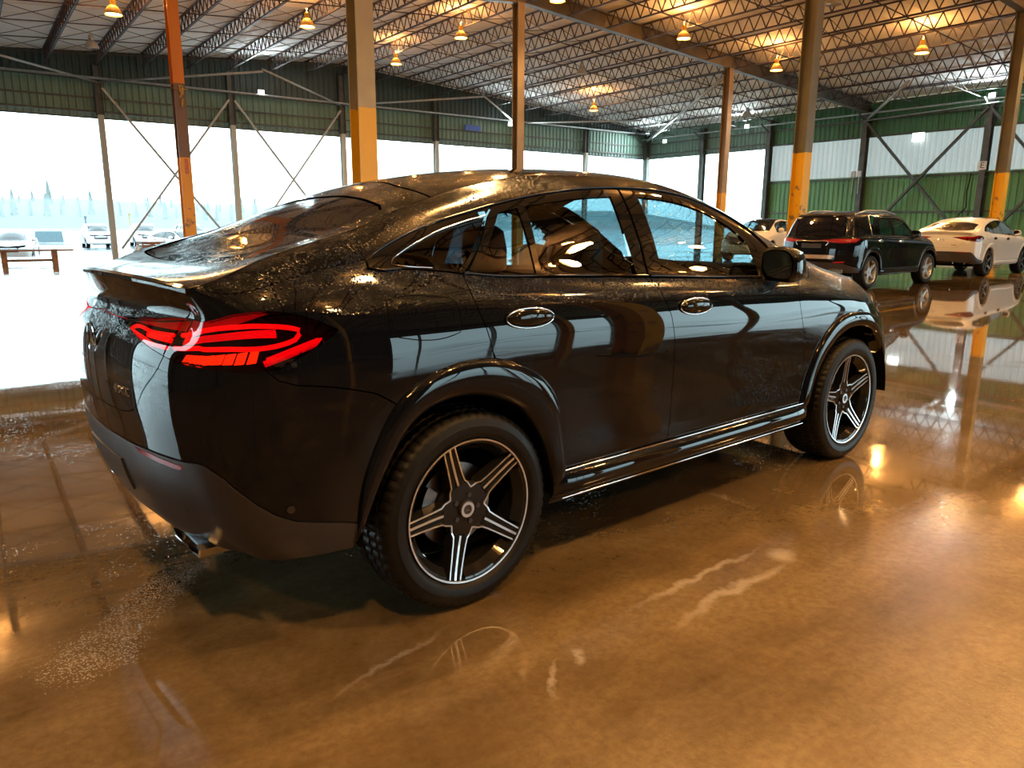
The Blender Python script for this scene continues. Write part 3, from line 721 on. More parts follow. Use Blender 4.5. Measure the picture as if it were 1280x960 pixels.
    panel(A,'front_bumper',[(3.30,4.7),(3.36,6.15),(3.40,6.95),(3.7,6.85),(3.98,7.3),(4.05,6.0),(3.98,4.2),(4.05,3.6),(fe,3.5),(fe,1.0),(3.6,1.0),(3.44,1.2),(3.48,2.4),(3.46,3.2),(3.41,4.0),(3.34,4.55)],pm,root,(-1,1),centre=('u',fe))
    panel(A,'grille',[(4.07,5.9),(4.0,4.25),(4.07,3.65),(fe,3.55),(fe,9.8),(4.1,9.5),(4.05,8.2),(4.0,7.35)],M['satin'],root,(-1,1),off=-.015,centre=('u',fe))
    gb=MB()
    for v in (4.6,5.4,6.2,7.0,7.8,8.6):
        for mir in (-1,1): line_on(A,[(4.07,v),(4.25,v),(4.45,v)],mir,-.004,.006,gb)
    gb.build('grille_bars',M['chrome'],root,smooth=True)
    # dark inner body below the belt
    V=[];Fc=[]
    for mir in (-1,1):
        us=np.linspace(CU,4.45,150); vs=np.linspace(1.0,7.9,26); uu,vv=np.meshgrid(us,vs,indexing='ij')
        P,_=surf_eval(A,np.stack([uu.ravel(),vv.ravel()],1),mir,A.flip,-.028); b=len(V); V+=list(P); nv=len(vs)
        for i in range(len(us)-1):
            for j in range(nv-1):
                c=P[i*nv+j]; c2=P[(i+1)*nv+j+1]; cx=(c[0]+c2[0])/2; cz=(c[2]+c2[2])/2
                if min(math.hypot(cx-X,cz-.385) for X in (0,2.935))<.52 and abs(c[1])>.5: continue
                Fc.append((b+i*nv+j,b+(i+1)*nv+j,b+(i+1)*nv+j+1,b+i*nv+j+1))
    raw('inner_body',V,Fc,M['inner'],root)
    ub=MB(); ub.box((.85,0,.30),(2.0,1.5,.06)); ub.box((1.47,0,.33),(1.9,1.78,.05)); ub.box((-.45,0,.47),(.45,.9,.05)); ub.box((3.2,0,.30),(.9,1.1,.05)); ub.build('underbody',M['inner'],root)
    for X in (0,2.935): ax=MB(); ax.tube((X,-.72,.37),(X,.72,.37),.04); ax.build('axle',M['inner'],root)

def build_coupe(pm,ps,label):
    A0=mkA(coupe_stations()); B=mkB(A0,ZC)
    wx=[-2.2,-1.79,-1.6,-1.5,-1.4,-1.33,-1.23,-1.15,-1.08,-1.0,-.94,-.845,-.78,9]; wy=[0,0,.005,.006,.010,.020,.025,.028,.028,.0,-.036,-.013,0,0]
    A=lambda s,v: A0(np.asarray(s,float)+np.interp(np.asarray(s,float),wx,wy),v)
    A.flip=True; A.vmin=0; A.vmax=11.0; B.flip=False; B.vmin=-1; B.vmax=1
    root=empty('coupe_suv'); tag(root,label,'car')
    common_body(A,B,root,pm,ps)
    for mir in (-1,1):
        qp=BSEAM+[(-.275,4.6),(-.221,4.81),(-.15,4.99),(-.062,5.11),(.021,5.13),(.088,5.08)]+DR[::-1][1:]+[(.012,7.84),(-.11,7.92),(-.24,8.06),(-.33,8.16)]+TC+[(2.45,8.1),(2.53,9.2),(2.57,11.0)]+[(1.8,11.0),(.8,11.0),(0,11.0)]+LIDQ[:5]+LAMPT[1:]+LAMPB[1:7]
        qo=panel(A,'quarter_panel',qp,pm,root,(mir,))
        fl=[(-.329,7.10),(-.318,7.17),(-.296,7.18),(-.09,7.02),(-.066,6.98),(-.055,6.85),(-.050,6.1),(-.058,5.93),(-.085,5.87),(-.295,5.92),(-.315,5.97),(-.325,6.12)]
        if mir<0:
            ff=panel(A,'fuel_flap',fl,pm,qo,(mir,),off=.0012,lip=.003,du=.03,dv=.2)
            sh=MB(); line_on(A,fl+[fl[0]],mir,.0006,.0018,sh,4); sh.build('flap_gap',M['inner'],qo)
        # rear quarter window
        q=[(-.272,8.34),(-.258,8.48),(-.229,8.64),(-.168,8.89),(-.10,9.09),(-.029,9.27),(.05,9.42),(.125,9.54),(.236,9.65),(.01,8.0),(-.112,8.05),(-.225,8.19)]
        panel(A,'side_window',q,M['tint'],qo,(mir,),off=-.006,lip=0)
        panel(A,'window_frame',[(.022,7.86),(.015,7.87),(-.11,7.94),(-.24,8.08),(-.33,8.18)]+TC[:8]+[(.296,9.95),(.245,9.68),(.25,9.66),(.236,9.65),(.125,9.54),(.05,9.42),(-.029,9.27),(-.10,9.09),(-.168,8.89),(-.229,8.64),(-.258,8.48),(-.272,8.34),(-.225,8.19),(-.112,8.05),(.01,8.0),(.236,9.65),(.248,9.66)],M['gloss'],qo,(mir,),off=-.001)
        st=MB(); line_on(A,[(-.24,8.07),(-.33,8.18)]+TC[:-1],mir,.004,.0045,st); st.build('window_trim_strip',M['gloss'],root,smooth=True)
        st=MB(); line_on(A,[(-.11,8.03),(-.225,8.17),(-.272,8.33),(-.258,8.49),(-.229,8.65),(-.168,8.90),(-.10,9.1),(-.029,9.29),(.05,9.44),(.125,9.56),(.24,9.67)],mir,.0,.0024,st); st.build('quarter_window_seal',M['chrome'],qo,smooth=True)
        # tail lamps, outer piece on the body
        lo=LAMPT+LAMPB[1:]+[(-1.165,7.2),(-1.152,7.82)]
        tl=panel(A,'tail_lamp',lo,M['lampbox'],root,(mir,),off=-.030,lip=0)
        panel(A,'lamp_lens',lo,M['lampred'],tl,(mir,),off=.002,lip=.02,du=.03,dv=.2)
        g=MB(); line_on(A,[(-1.14,7.66),(-1.03,7.9),(-.903,7.96),(-.808,7.68),(-.708,7.27),(-.658,7.05),(-.625,6.84),(-.637,6.62),(-.683,6.52),(-.745,6.56),(-.862,6.87),(-.999,7.12),(-1.15,7.12)],mir,-.010,.0075,g,8,.02); g.build('light_guide',M['redglow'],tl,smooth=True)
        g=MB(); 
        for k,dv in enumerate((-.12,-.04,.04,.12)): line_on(A,[(-1.13,7.46+dv),(-.95,7.55+dv),(-.80,7.27+dv),(-.70,6.96+dv)],mir,-.018,.0035,g,6,.03)
        g.build('light_bar',M['reddim'],tl,smooth=True)
        g=MB(); line_on(A,[(-.75,6.02),(-.66,6.14),(-.56,6.36)],mir,-.010,.010,g,8); line_on(A,[(-.74,6.12),(-.66,6.24),(-.57,6.40)],mir,-.012,.008,g,8); g.build('side_marker',M['reddim'],tl,smooth=True)
        for k in range(9):
            t=k/8; u=-1.09+.30*t; v1=6.88-.33*t+.0; v0=6.60-.36*t-.12*min(1,t*2)
            g=MB(); P,_=surf_eval(A,[(u,v1),(u+.028,v1-.02),(u+.012,v0),(u-.016,v0+.02)],mir,True,-.012); P2,_=surf_eval(A,[(u,v1),(u+.028,v1-.02),(u+.012,v0),(u-.016,v0+.02)],mir,True,-.026)
            g.add([tuple(p) for p in P]+[tuple(p) for p in P2],[(0,1,2,3),(4,7,6,5),(0,4,5,1),(1,5,6,2),(2,6,7,3),(3,7,4,0)])
            g.build('turn_segment',M['amber'] ,tl)
        li=[(-1.156,8.58),(-1.22,8.42),(-1.307,8.18),(-1.42,8.01),(-1.50,7.88)]+LAMPL[::-1][1:]+[(-1.172,7.2),(-1.158,7.82)]
        t2=panel(A,'tail_lamp',li,M['lampbox'],root,(mir,),off=-.030,lip=0)
        panel(A,'lamp_lens',li,M['lampred'],t2,(mir,),off=.002,lip=.02,du=.03,dv=.2)
        g=MB(); line_on(A,[(-1.18,7.62),(-1.3,7.62),(-1.42,7.70),(-1.44,7.62),(-1.35,7.36),(-1.27,7.16),(-1.185,7.08)],mir,-.010,.0065,g,8,.02); g.build('light_guide',M['redglow'],t2,smooth=True)
        g=MB(); line_on(A,[(-1.19,7.42),(-1.32,7.5)],mir,-.014,.010,g,8); g.build('light_bar',M['redglow'],t2,smooth=True)
        # exhaust
        e=MB(); V=[]
        ring=[(-.16,.034),(.150,.034),(.168,.015),(.150,-.026),(-.130,-.032),(-.162,-.012)]
        for sc,x in ((1,-.72),(1,-.898),(.94,-.903),(.88,-.898),(.84,-.78)):
            for a,b in ring: V.append((x,mir*(.50+a*sc*1.0),.380+b*sc*.8))
        e.add(V,[(i*6+k,i*6+(k+1)%6,(i+1)*6+(k+1)%6,(i+1)*6+k) for i in range(4) for k in range(6)]); e.build('exhaust_tip',M['chrome'],root,angle=.3)
        # reflector
        panel(A,'rear_reflector',[(-1.39,3.66),(-1.30,3.64),(-1.132,3.54),(-1.12,3.47),(-1.141,3.40),(-1.25,3.46),(-1.36,3.52)],M['reflector'],root,(mir,),off=.006,lip=.01,du=.02,dv=.1)
        for (u,v) in ((-.695,2.62),(-1.186,2.25)):
            p,n=on(A,u,v,mir,.002); s=MB(); s.tube(p,p+n*.003,.0125,16); s.build('parking_sensor',M['satin'],root)
    bp=[p for p in LIDQ[::-1][:10]]+LAMPB[::-1][1:6]+BSEAM+[(-.358,4.05),(-.404,3.55),(-.44,3.1),(-.46,2.7)]+BCUT
    panel(A,'rear_bumper',bp,pm,root,(-1,1),centre=('u',CU))
    panel(A,'lower_bumper',BCUT[::-1]+[(-.47,1.7),(-.487,1.28),(-.674,1.15),(-.891,.93),(-1.1,.8),(-1.3,.9),(-1.45,1.25),(CU,1.35)],M['satin'],root,(-1,1),off=.004,lip=.03,centre=('u',CU),label='dark grey plastic lower bumper')
    panel(A,'rear_diffuser',[(CU,1.35),(-1.45,1.25),(-1.3,.92),(-1.15,.84),(-1.2,.6),(-1.35,.4),(CU,.3)],M['gloss'],root,(-1,1),off=-.02,lip=.03,centre=('u',CU))
    panel(A,'number_plate_holder',[(CU,2.05),(-1.56,2.08),(-1.55,3.12),(CU,3.15)],M['plate'],root,(-1,1),off=.012,lip=.02,centre=('u',CU))
    tl=[(CU,4.6),(-1.615,4.6),(-1.46,4.63),(-1.40,4.72),(-1.36,4.85),(-1.332,5.04),(-1.29,5.49),(-1.228,5.99),(-1.2,6.3),(-1.178,6.77)]+LAMPL[1:]+[(-1.6,7.9),(-1.70,7.95),(CU,8.02)]
    tg=panel(A,'tailgate',tl,pm,root,(-1,1),centre=('u',CU))
    panel(A,'spoiler',SPLOW+[(-1.14,8.8),(-1.12,9.2),(-1.086,9.8),(-1.02,10.4),(-.962,11.0),(-1.3,11.0),(CU,11.0)],pm,root,(-1,1),centre=('u',CU))
    panel(B,'spoiler_deck',[(-1.01,0),(-1.01,1.0),(-.8,1.0),(-.645,1.0),(-.4,1.0),(0,1.0),(.045,1.0),(.06,.6),(.11,.3),(.14,0),(-.08,0),(-.082,.3),(-.10,.6),(-.125,.84),(-.15,.905),(-.19,.91),(-.4,.865),(-.60,.90),(-.64,.90),(-.66,.83),(-.672,.70),(-.688,.4),(-.692,0)],pm,root,(-1,1),du=.03,dv=.06,centre=('v',0))
    panel(B,'rear_window',[(-.086,0),(-.088,.3),(-.106,.59),(-.13,.83),(-.153,.893),(-.19,.898),(-.4,.853),(-.60,.888),(-.635,.885),(-.653,.82),(-.665,.69),(-.681,.4),(-.685,0)],M['rearglass'],root,(-1,1),du=.03,dv=.06,off=-.004,centre=('v',0))
    panel(B,'roof_panel',[(.148,0),(.118,.3),(.068,.6),(.053,1.0),(.57,1.0),(.60,.5),(.61,0)],pm,root,(-1,1),dv=.06,centre=('v',0))
    panel(B,'panoramic_roof',[(.62,0),(.61,.5),(.58,.93),(1.76,.93),(1.80,.5),(1.80,0)],M['opaque_glass'],root,(-1,1),dv=.06,centre=('v',0))
    for mir in (-1,1): panel(B,'roof_side_rail',[(.58,.94),(.575,1.0),(1.79,1.0),(1.78,.94)],pm,root,(mir,),dv=.06)
    panel(B,'roof_lining',[(-.05,0),(-.05,.97),(1.85,.97),(1.85,0)],M['inner'],root,(-1,1),du=.1,dv=.1,off=-.03,lip=0,centre=('v',0))
    an=MB(); 
    V=[]
    for s,(w_,h_,x0,x1) in enumerate(((.035,.0,.0,.20),(.022,.03,.02,.175),(.006,.062,.05,.14))):
        V+=[(.28+x0,-w_,h_),(.28+x1,-w_*.3,h_),(.28+x1,w_*.3,h_),(.28+x0,w_,h_)]
    V=[(x,y,z+1.662+.0*x) for x,y,z in V]
    text_on(A,'4MATIC',-1.437,5.35,-1,.042,M['chrome'],tg,'badge',ext=.0012,off=.0015)
    sb=MB(); P,n=on(A,CU,6.7,1,.004); sb.V=[]; ring=[(P+Vector((0,.062*math.cos(t*PI/18),.062*math.sin(t*PI/18)))) for t in range(36)]; sb.path(ring,.004,6,closed=True)
    for s in range(3):
        a=math.radians(90+120*s); u=Vector((0,math.cos(a),math.sin(a))); v=Vector((0,-math.sin(a),math.cos(a))); sb.add([P+u*.06,P+v*.009,P+n*.006,P-v*.009],[(0,1,2),(0,2,3)])
    sb.build('star_emblem',M['chrome'],tg,smooth=False)
    interior(root)
    return root

def suv_stations():
    S=[]; base=coupe_stations()
    Xr=[-.82,-.94,-.99,-1.02,-1.03,-1.03,-1.02,-1.01,-.985,-.90,-.80,-.74]
    Zr=[.32,.41,.50,.62,.76,.88,1.0,1.09,1.17,1.38,1.58,1.67]
    W35=[.873,.923,.948,.96,.976,.984,.975,.955,.905,.835,.745,.66]
    Z35=[.24,.34,.45,.62,.80,.95,1.08,1.17,1.22,1.42,1.60,1.685]
    nom=[(0,0),(.25,.012),(.45,.035),(.60,.078),(.70,.125),(.785,.17),(.862,.26),(.93,.40)]
    x0=-.35
    for (s,_),(y,dx) in zip(base[:8],nom):
        fy=y/.965; fx=1-dx/.68
        st=[]
        for k in range(12):
            st.append((x0-(x0-Xr[k])*fx, W35[k]*fy, Zr[k]+(Z35[k]-Zr[k])*(1-fx)))
        S.append((s,st))
    S.append((-.35,[(x0,y,z) for y,z in zip(W35,Z35)]))
    up={0:[(.979,1.08),(.955,1.17),(.90,1.22),(.835,1.42),(.745,1.615),(.655,1.715)],.5:[(.98,1.075),(.953,1.165),(.895,1.21),(.83,1.42),(.74,1.63),(.65,1.728)],
        1.0:[(.978,1.07),(.95,1.155),(.89,1.20),(.825,1.41),(.735,1.62),(.645,1.725)],1.6:[(.975,1.06),(.95,1.135),(.885,1.19),(.81,1.39),(.72,1.59),(.64,1.69)],
        2.0:[(.975,1.05),(.95,1.12),(.88,1.18),(.81,1.33),(.735,1.49),(.655,1.58)]}
    for x,u in up.items(): S.append((x,side(x,u)))
    S+= [b for b in base if b[0]>=2.3]
    return S
ZCS=[(-.74,1.67),(-.6,1.715),(-.3,1.75),(.2,1.78),(.7,1.79),(1.2,1.785),(1.6,1.76),(1.85,1.715),(2.1,1.63),(2.5,1.437),(2.88,1.215),(3.0,1.185),(3.2,1.175),(3.5,1.11),(3.65,1.0),(3.74,.905)]
def build_suv(pm,ps,label,wheels=('silver','silver')):
    A=mkA(suv_stations()); A.flip=True; A.vmin=0; A.vmax=11.0
    B=mkB(A,ZCS,kk=.0,tail=-.70); B.flip=False; B.vmin=-1; B.vmax=1
    root=empty('estate_suv'); tag(root,label,'car')
    common_body(A,B,root,pm,ps,wheels=(wheels[0],wheels[1],(109,96)),chromewin=True,detail=False,zleft=0)
    R=11.0
    for mir in (-1,1):
        qp=[(-.60,5.6),(-.52,5.0),(-.4,4.66),(-.325,4.33),(-.275,4.6),(-.221,4.81),(-.15,4.99),(-.062,5.11),(.021,5.13),(.088,5.08)]+DR[::-1][1:]+[(.012,7.84),(-.02,8.1),(-.03,10.2),(.4,10.3),(1.0,10.4)]+TC[11:]+[(2.45,8.1),(2.53,9.2),(2.57,R),(1.8,R),(.8,R),(0,R),(-.66,R),(-.92,R),(-.93,10.3),(-1.0,8.3),(-.80,7.7),(-.55,7.3),(-.56,6.6)]
        qo=panel(A,'quarter_panel',qp,pm,root,(mir,))
        panel(A,'side_window',[(-.05,8.25),(-.06,9.95),(-.70,9.9),(-.62,8.3)],M['opaque_glass'],qo,(mir,),off=.004,lip=.004)
        ch=MB(); line_on(A,[(.0,8.02),(.0,9.0),(.05,9.95),(.5,10.05),(1.0,10.12),(1.5,10.2),(1.75,10.2)],mir,.006,.010,ch); line_on(A,[(.0,8.0),(.9,7.96),(1.98,7.93)],mir,.006,.009,ch); ch.build('window_chrome_strip',M['chrome'],root,smooth=True)
        rr=MB(); P,_=surf_eval(A,[(u,10.95) for u in np.linspace(-.45,1.55,22)],mir,True,0.0)
        P=[(p[0],p[1],p[2]+.055*min(1,4*(k/21),4*(1-k/21))+.01) for k,p in enumerate(P)]; rr.path(P,.017,8); rr.build('roof_rail',M['silver'],root,smooth=True)
        panel(A,'tail_lamp',[(-1.55,7.45),(-1.1,7.75),(-.85,7.6),(-.62,7.25),(-.62,6.85),(-.78,6.3),(-1.1,6.35),(-1.50,6.9)],M['lampred2'],root,(mir,),off=.006,lip=.012)
        e=MB(); e.box((-.93,mir*.60,.42),(.10,.30,.085)); e.build('exhaust_tip',M['chrome'],root)
        panel(A,'rear_reflector',[(-1.25,3.1),(-1.0,3.2),(-1.0,2.95),(-1.25,2.85)],M['reflector'],root,(mir,),off=.006)
    # tailgate with its glass
    tg=panel(A,'tailgate',[(CU,4.1),(-1.38,4.15),(-1.3,5.2),(-1.15,6.3),(-.84,6.3),(-.70,6.4),(-.66,7.3),(-.86,7.7),(-1.02,8.15),(CU,8.15)],pm,root,(-1,1),centre=('u',CU))
    panel(A,'rear_window',[(CU,8.2),(-1.06,8.2),(-1.0,9.2),(-.96,10.2),(-1.0,10.5),(CU,10.55)],M['rearglass'],root,(-1,1),off=.003,centre=('u',CU))
    panel(A,'roof_spoiler',[(CU,10.58),(-1.0,10.52),(-.95,10.2),(-.93,R),(CU,R)],pm,root,(-1,1),off=.02,lip=.03,centre=('u',CU))
    panel(A,'rear_bumper',[(CU,3.0),(CU,4.05),(-1.38,4.1),(-1.33,5.2),(-1.16,6.25),(-.84,6.25),(-.65,6.35),(-.57,6.5),(-.60,5.6),(-.52,5.0),(-.4,4.66),(-.325,4.33),(-.358,4.05),(-.404,3.55),(-.44,3.1),(-.46,2.7),(-.475,2.08),(-.8,2.4),(-1.1,2.9)],pm,root,(-1,1),centre=('u',CU))
    panel(A,'lower_bumper',[(CU,1.0),(CU,2.97),(-1.1,2.87),(-.8,2.37),(-.475,2.05),(-.487,1.28),(-.9,.9)],M['satin'],root,(-1,1),centre=('u',CU))
    panel(A,'load_sill',[(CU,4.15),(-1.3,4.15),(-1.22,4.0),(-1.3,3.5),(CU,3.5)],M['loadsill'],root,(-1,1),off=.02,lip=.03,centre=('u',CU))
    panel(A,'number_plate_holder',[(CU,5.4),(-1.55,5.4),(-1.54,6.35),(CU,6.35)],M['plate'],root,(-1,1),off=.008,centre=('u',CU))
    c=MB()
    for mir in (-1,1): line_on(A,[(CU,6.95),(-1.45,6.95),(-1.38,6.85),(-1.44,5.9)],mir,.01,.014,c)
    c.build('tailgate_strip',M['chrome'],root,smooth=True)
    panel(B,'roof_panel',[(-.70,0),(-.70,1),(1.79,1),(1.80,.5),(1.80,0)],pm,root,(-1,1),dv=.08,centre=('v',0))
    panel(B,'roof_lining',[(-.6,0),(-.6,.97),(1.85,.97),(1.85,0)],M['inner'],root,(-1,1),du=.1,dv=.1,off=-.03,lip=0,centre=('v',0))
    interior(root,rear_seats=False)
    return root
M['lampred2']=simple('red_tail_lamp',(.22,.008,.014),.12,noise=.3,nscale=30)
M['loadsill']=simple('brushed_sill_plate',(.55,.42,.32),.4,metal=.5)

# ------------------------------------------------------------------ the hall
def zdeck(x): return 10.15-.075*abs(x-16.74)
XL, XR, YN, YS = -7.6, 41.1, 38.4, -32.8         # eave walls at XL / XR, gable walls at YN / YS
BAY=6.093; XC=[4.55+BAY*i for i in range(-2,7)]
HH=6.23
def wallpaint(name,col,dirt=.35,rough=.5):
    m,nt,b=newmat(name); tc=N(nt,'ShaderNodeTexCoord'); mp=N(nt,'ShaderNodeMapping'); mp.inputs['Scale'].default_value=(1,1,.18)
    nt.links.new(tc.outputs['Object'],mp.inputs[0]); n1=N(nt,'ShaderNodeTexNoise',Scale=1.3,Detail=8.0,Roughness=.65); nt.links.new(mp.outputs[0],n1.inputs['Vector'])
    n2=N(nt,'ShaderNodeTexNoise',Scale=.35,Detail=3.0); nt.links.new(tc.outputs['Object'],n2.inputs['Vector'])
    c=ramp(nt,n1.outputs['Fac'],[(.3,tuple(x*(1-dirt) for x in col)),(.65,col)])
    c=mixc(nt,math_(nt,'MULTIPLY',n2.outputs['Fac'],.35),c,tuple(x*.6 for x in col))
    nt.links.new(c,b.inputs['Base Color']); b.inputs['Roughness'].default_value=rough; return m
M['green']=wallpaint('green_siding',(.18,.31,.25))
M['greenl']=wallpaint('light_green_siding',(.16,.42,.17))
M['greyw']=wallpaint('dull_grey_siding',(.13,.13,.135))
M['greene']=wallpaint('deep_green_siding',(.07,.25,.12))
M['pale']=wallpaint('pale_translucent_siding',(.55,.53,.52),.3)
_nt=M['pale'].node_tree; _b=_nt.nodes['Principled BSDF']; _tr=N(_nt,'ShaderNodeBsdfTranslucent'); _tr.inputs['Color'].default_value=(.75,.78,.76,1); _mx=N(_nt,'ShaderNodeMixShader'); _mx.inputs[0].default_value=.16
_nt.links.new(_b.outputs[0],_mx.inputs[1]); _nt.links.new(_tr.outputs[0],_mx.inputs[2]); _nt.links.new(_mx.outputs[0],[n for n in _nt.nodes if n.type=='OUTPUT_MATERIAL'][0].inputs[0])
M['shadeband']=wallpaint('shaded_gable_siding',(.045,.085,.085))  # unlit band under the roof, its shade put into the colour
M['deck']=wallpaint('white_roof_insulation',(.93,.92,.91),.08,.8)
M['steel']=simple('dark_green_steel',(.075,.085,.075),.5,noise=.3,nscale=3)
M['joist']=simple('brown_primer_steel',(.055,.036,.038),.6,noise=.3,nscale=2)
M['galv']=simple('galvanised_pipe',(.36,.37,.36),.4,metal=.3,noise=.2,nscale=5)
M['girder']=simple('brown_grey_girder',(.10,.085,.065),.5,noise=.3,nscale=2)
def colmat(name,upper,lower,lowz,chipamt,orange=None,topz=99):
    m,nt,b=newmat(name); tc=N(nt,'ShaderNodeTexCoord'); sx=N(nt,'ShaderNodeSeparateXYZ'); nt.links.new(tc.outputs['Object'],sx.inputs[0])
    n1=N(nt,'ShaderNodeTexNoise',Scale=3.5,Detail=9.0,Roughness=.7); nt.links.new(tc.outputs['Object'],n1.inputs['Vector'])
    n2=N(nt,'ShaderNodeTexNoise',Scale=1.2,Detail=6.0); nt.links.new(tc.outputs['Object'],n2.inputs['Vector'])
    up_=ramp(nt,n2.outputs['Fac'],[(.35,tuple(c*.75 for c in upper)),(.65,upper)])
    if orange:
        z2=math_(nt,'GREATER_THAN',sx.outputs['Z'],topz); up_=mixc(nt,z2,up_,orange)
    zl=math_(nt,'ADD',sx.outputs['Z'],math_(nt,'MULTIPLY',math_(nt,'SUBTRACT',n1.outputs['Fac'],.5),.12))
    isy=math_(nt,'LESS_THAN',zl,lowz)
    c=mixc(nt,isy,up_,lower)
    # chipped paint near the foot
    rel=math_(nt,'DIVIDE',sx.outputs['Z'],3.3)
    th=math_(nt,'ADD',.43-chipamt,math_(nt,'MULTIPLY',rel,.14+chipamt*.6))
    chip=math_(nt,'MULTIPLY',math_(nt,'GREATER_THAN',n1.outputs['Fac'],math_(nt,'ADD',th,.10)),isy)
    c=mixc(nt,chip,c,(.22,.15,.09))
    nt.links.new(c,b.inputs['Base Color']); b.inputs['Roughness'].default_value=.4; return m
YEL=(.72,.42,.02)
M['colA']=colmat('beige_column_paint',(.42,.36,.24),YEL,3.30,.0)
M['colB']=colmat('orange_glow_column_paint',(.20,.12,.09),(.75,.36,.03),3.30,.0,(.80,.26,.02),5.35)  # orange top: sodium lamp glow put into the colour along with paint
M['colC']=colmat('grey_column_paint',(.16,.15,.11),YEL,3.30,.06)
M['colD']=colmat('tan_column_paint',(.26,.20,.13),(.60,.33,.05),2.95,.02)

def struct(o): o['kind']='structure'; return o
# corrugated sheet along direction a->b between z0 and z1(s)
def sheet(a,b,z0,z1,pitch=.30,dep=.045,nrm=(0,1)):
    a=np.array(a,float); b=np.array(b,float); L=np.linalg.norm(b-a); d=(b-a)/L; n=int(round(L/pitch)); V=[]; Fc=[]
    off=[]
    for i in range(n):
        s=i*L/n; p=L/n; off+= [(s,0),(s+.35*p,0),(s+.5*p,1),(s+.85*p,1)]
    off.append((L,0))
    for s,o in off:
        p=a+d*s+np.array(nrm)*dep*o
        V.append((p[0],p[1],z0 if not callable(z0) else z0(p))); V.append((p[0],p[1],z1 if not callable(z1) else z1(p)))
    Fc=[(2*i,2*i+2,2*i+3,2*i+1) for i in range(len(off)-1)]
    return V,Fc
def hsec(mb,x,y,z0,z1,d=.32,b=.30,t=.02,ax='Y'):
    """H section, flanges facing +-ax"""
    if ax=='Y': mb.box((x,y-d/2,(z0+z1)/2),(b,t,z1-z0)); mb.box((x,y+d/2,(z0+z1)/2),(b,t,z1-z0)); mb.box((x,y,(z0+z1)/2),(t,d,z1-z0))
    else: mb.box((x-d/2,y,(z0+z1)/2),(t,b,z1-z0)); mb.box((x+d/2,y,(z0+z1)/2),(t,b,z1-z0)); mb.box((x,y,(z0+z1)/2),(d,t,z1-z0))

def gable(name,Y,sgn):
    """wall over an open side; header sheets hang from the roof down to HH. sgn: outward"""
    wl=struct(empty(name,(0,0,0)))
    zb=7.98
    xs=[XL]+[x for x in XC if x>XL+.5]
    if xs[-1]<XR-.5: xs.append(XR)
    for x0,x1 in zip(xs[:-1],xs[1:]):
        if sgn<0 and x1<18:
            V,Fc=sheet((x0,Y+sgn*.2),(x1,Y+sgn*.2),0,HH+.28,nrm=(0,sgn*1)); raw('lower_sheet',V,Fc,M['greyw'],wl)
        V,Fc=sheet((x0,Y+sgn*.22),(x1,Y+sgn*.22),HH+.28,zb,nrm=(0,sgn*1)); raw('header_sheet',V,Fc,M['green'],wl)
        V,Fc=sheet((x0,Y+sgn*.16),(x1,Y+sgn*.16),zb-.05,lambda p:zdeck(p[0]),nrm=(0,sgn*1)); raw('gable_sheet',V,Fc,M['shadeband'],wl)
        V,Fc=sheet((x0,Y+sgn*.27),(x1,Y+sgn*.27),HH,HH+.30,nrm=(0,sgn*1)); raw('header_skirt',V,Fc,M['skirt'],wl)
        m=MB(); m.bar((x0,Y+sgn*.20,HH+.32),(x1,Y+sgn*.20,HH+.32),.09,.09); m.bar((x0,Y+sgn*.2,HH+.02),(x1,Y+sgn*.2,HH+.02),.05,.06); m.bar((x0,Y+sgn*.12,zb),(x1,Y+sgn*.12,zb),.10,.10); m.bar((x0,Y+sgn*.14,7.15),(x1,Y+sgn*.14,7.15),.07,.07)
        m.build('girt',M['steel'],wl)
    for x in xs:
        m=MB(); zt=zdeck(x)-.6; hsec(m,x,Y,HH+.15,zt,.30,.26,.02,'X' if True else 'Y'); m.build('wall_post_head',M['steel'],wl)
        m=MB(); hsec(m,x,Y,-.35 if sgn>0 else 0,HH+.15,.30,.24,.02,'Y'); m.build('wall_post',M['postgrey'],wl)
    for i in range(len(xs)-1):
        if not (i%3 in (2,0) ) : continue
    for x0,x1 in ((XC[2],XC[3]),(XC[3],XC[4])):
        if sgn<0: continue
        m=MB()
        m.bar((x0+.15,Y-.1,7.6),(x1-.3,Y-.1,.15),.12,.10); m.bar((x1-.15,Y-.18,7.6),(x0+.3,Y-.18,.15),.12,.10)
        m.build('cross_brace',M['galv'],wl)
    return wl
M['skirt']=wallpaint('pale_green_skirt',(.20,.30,.28),.3)
M['postgrey']=wallpaint('grey_post_paint',(.60,.61,.55),.2)
gable('wall_north',YN,1); gable('wall_south',YS,-1)

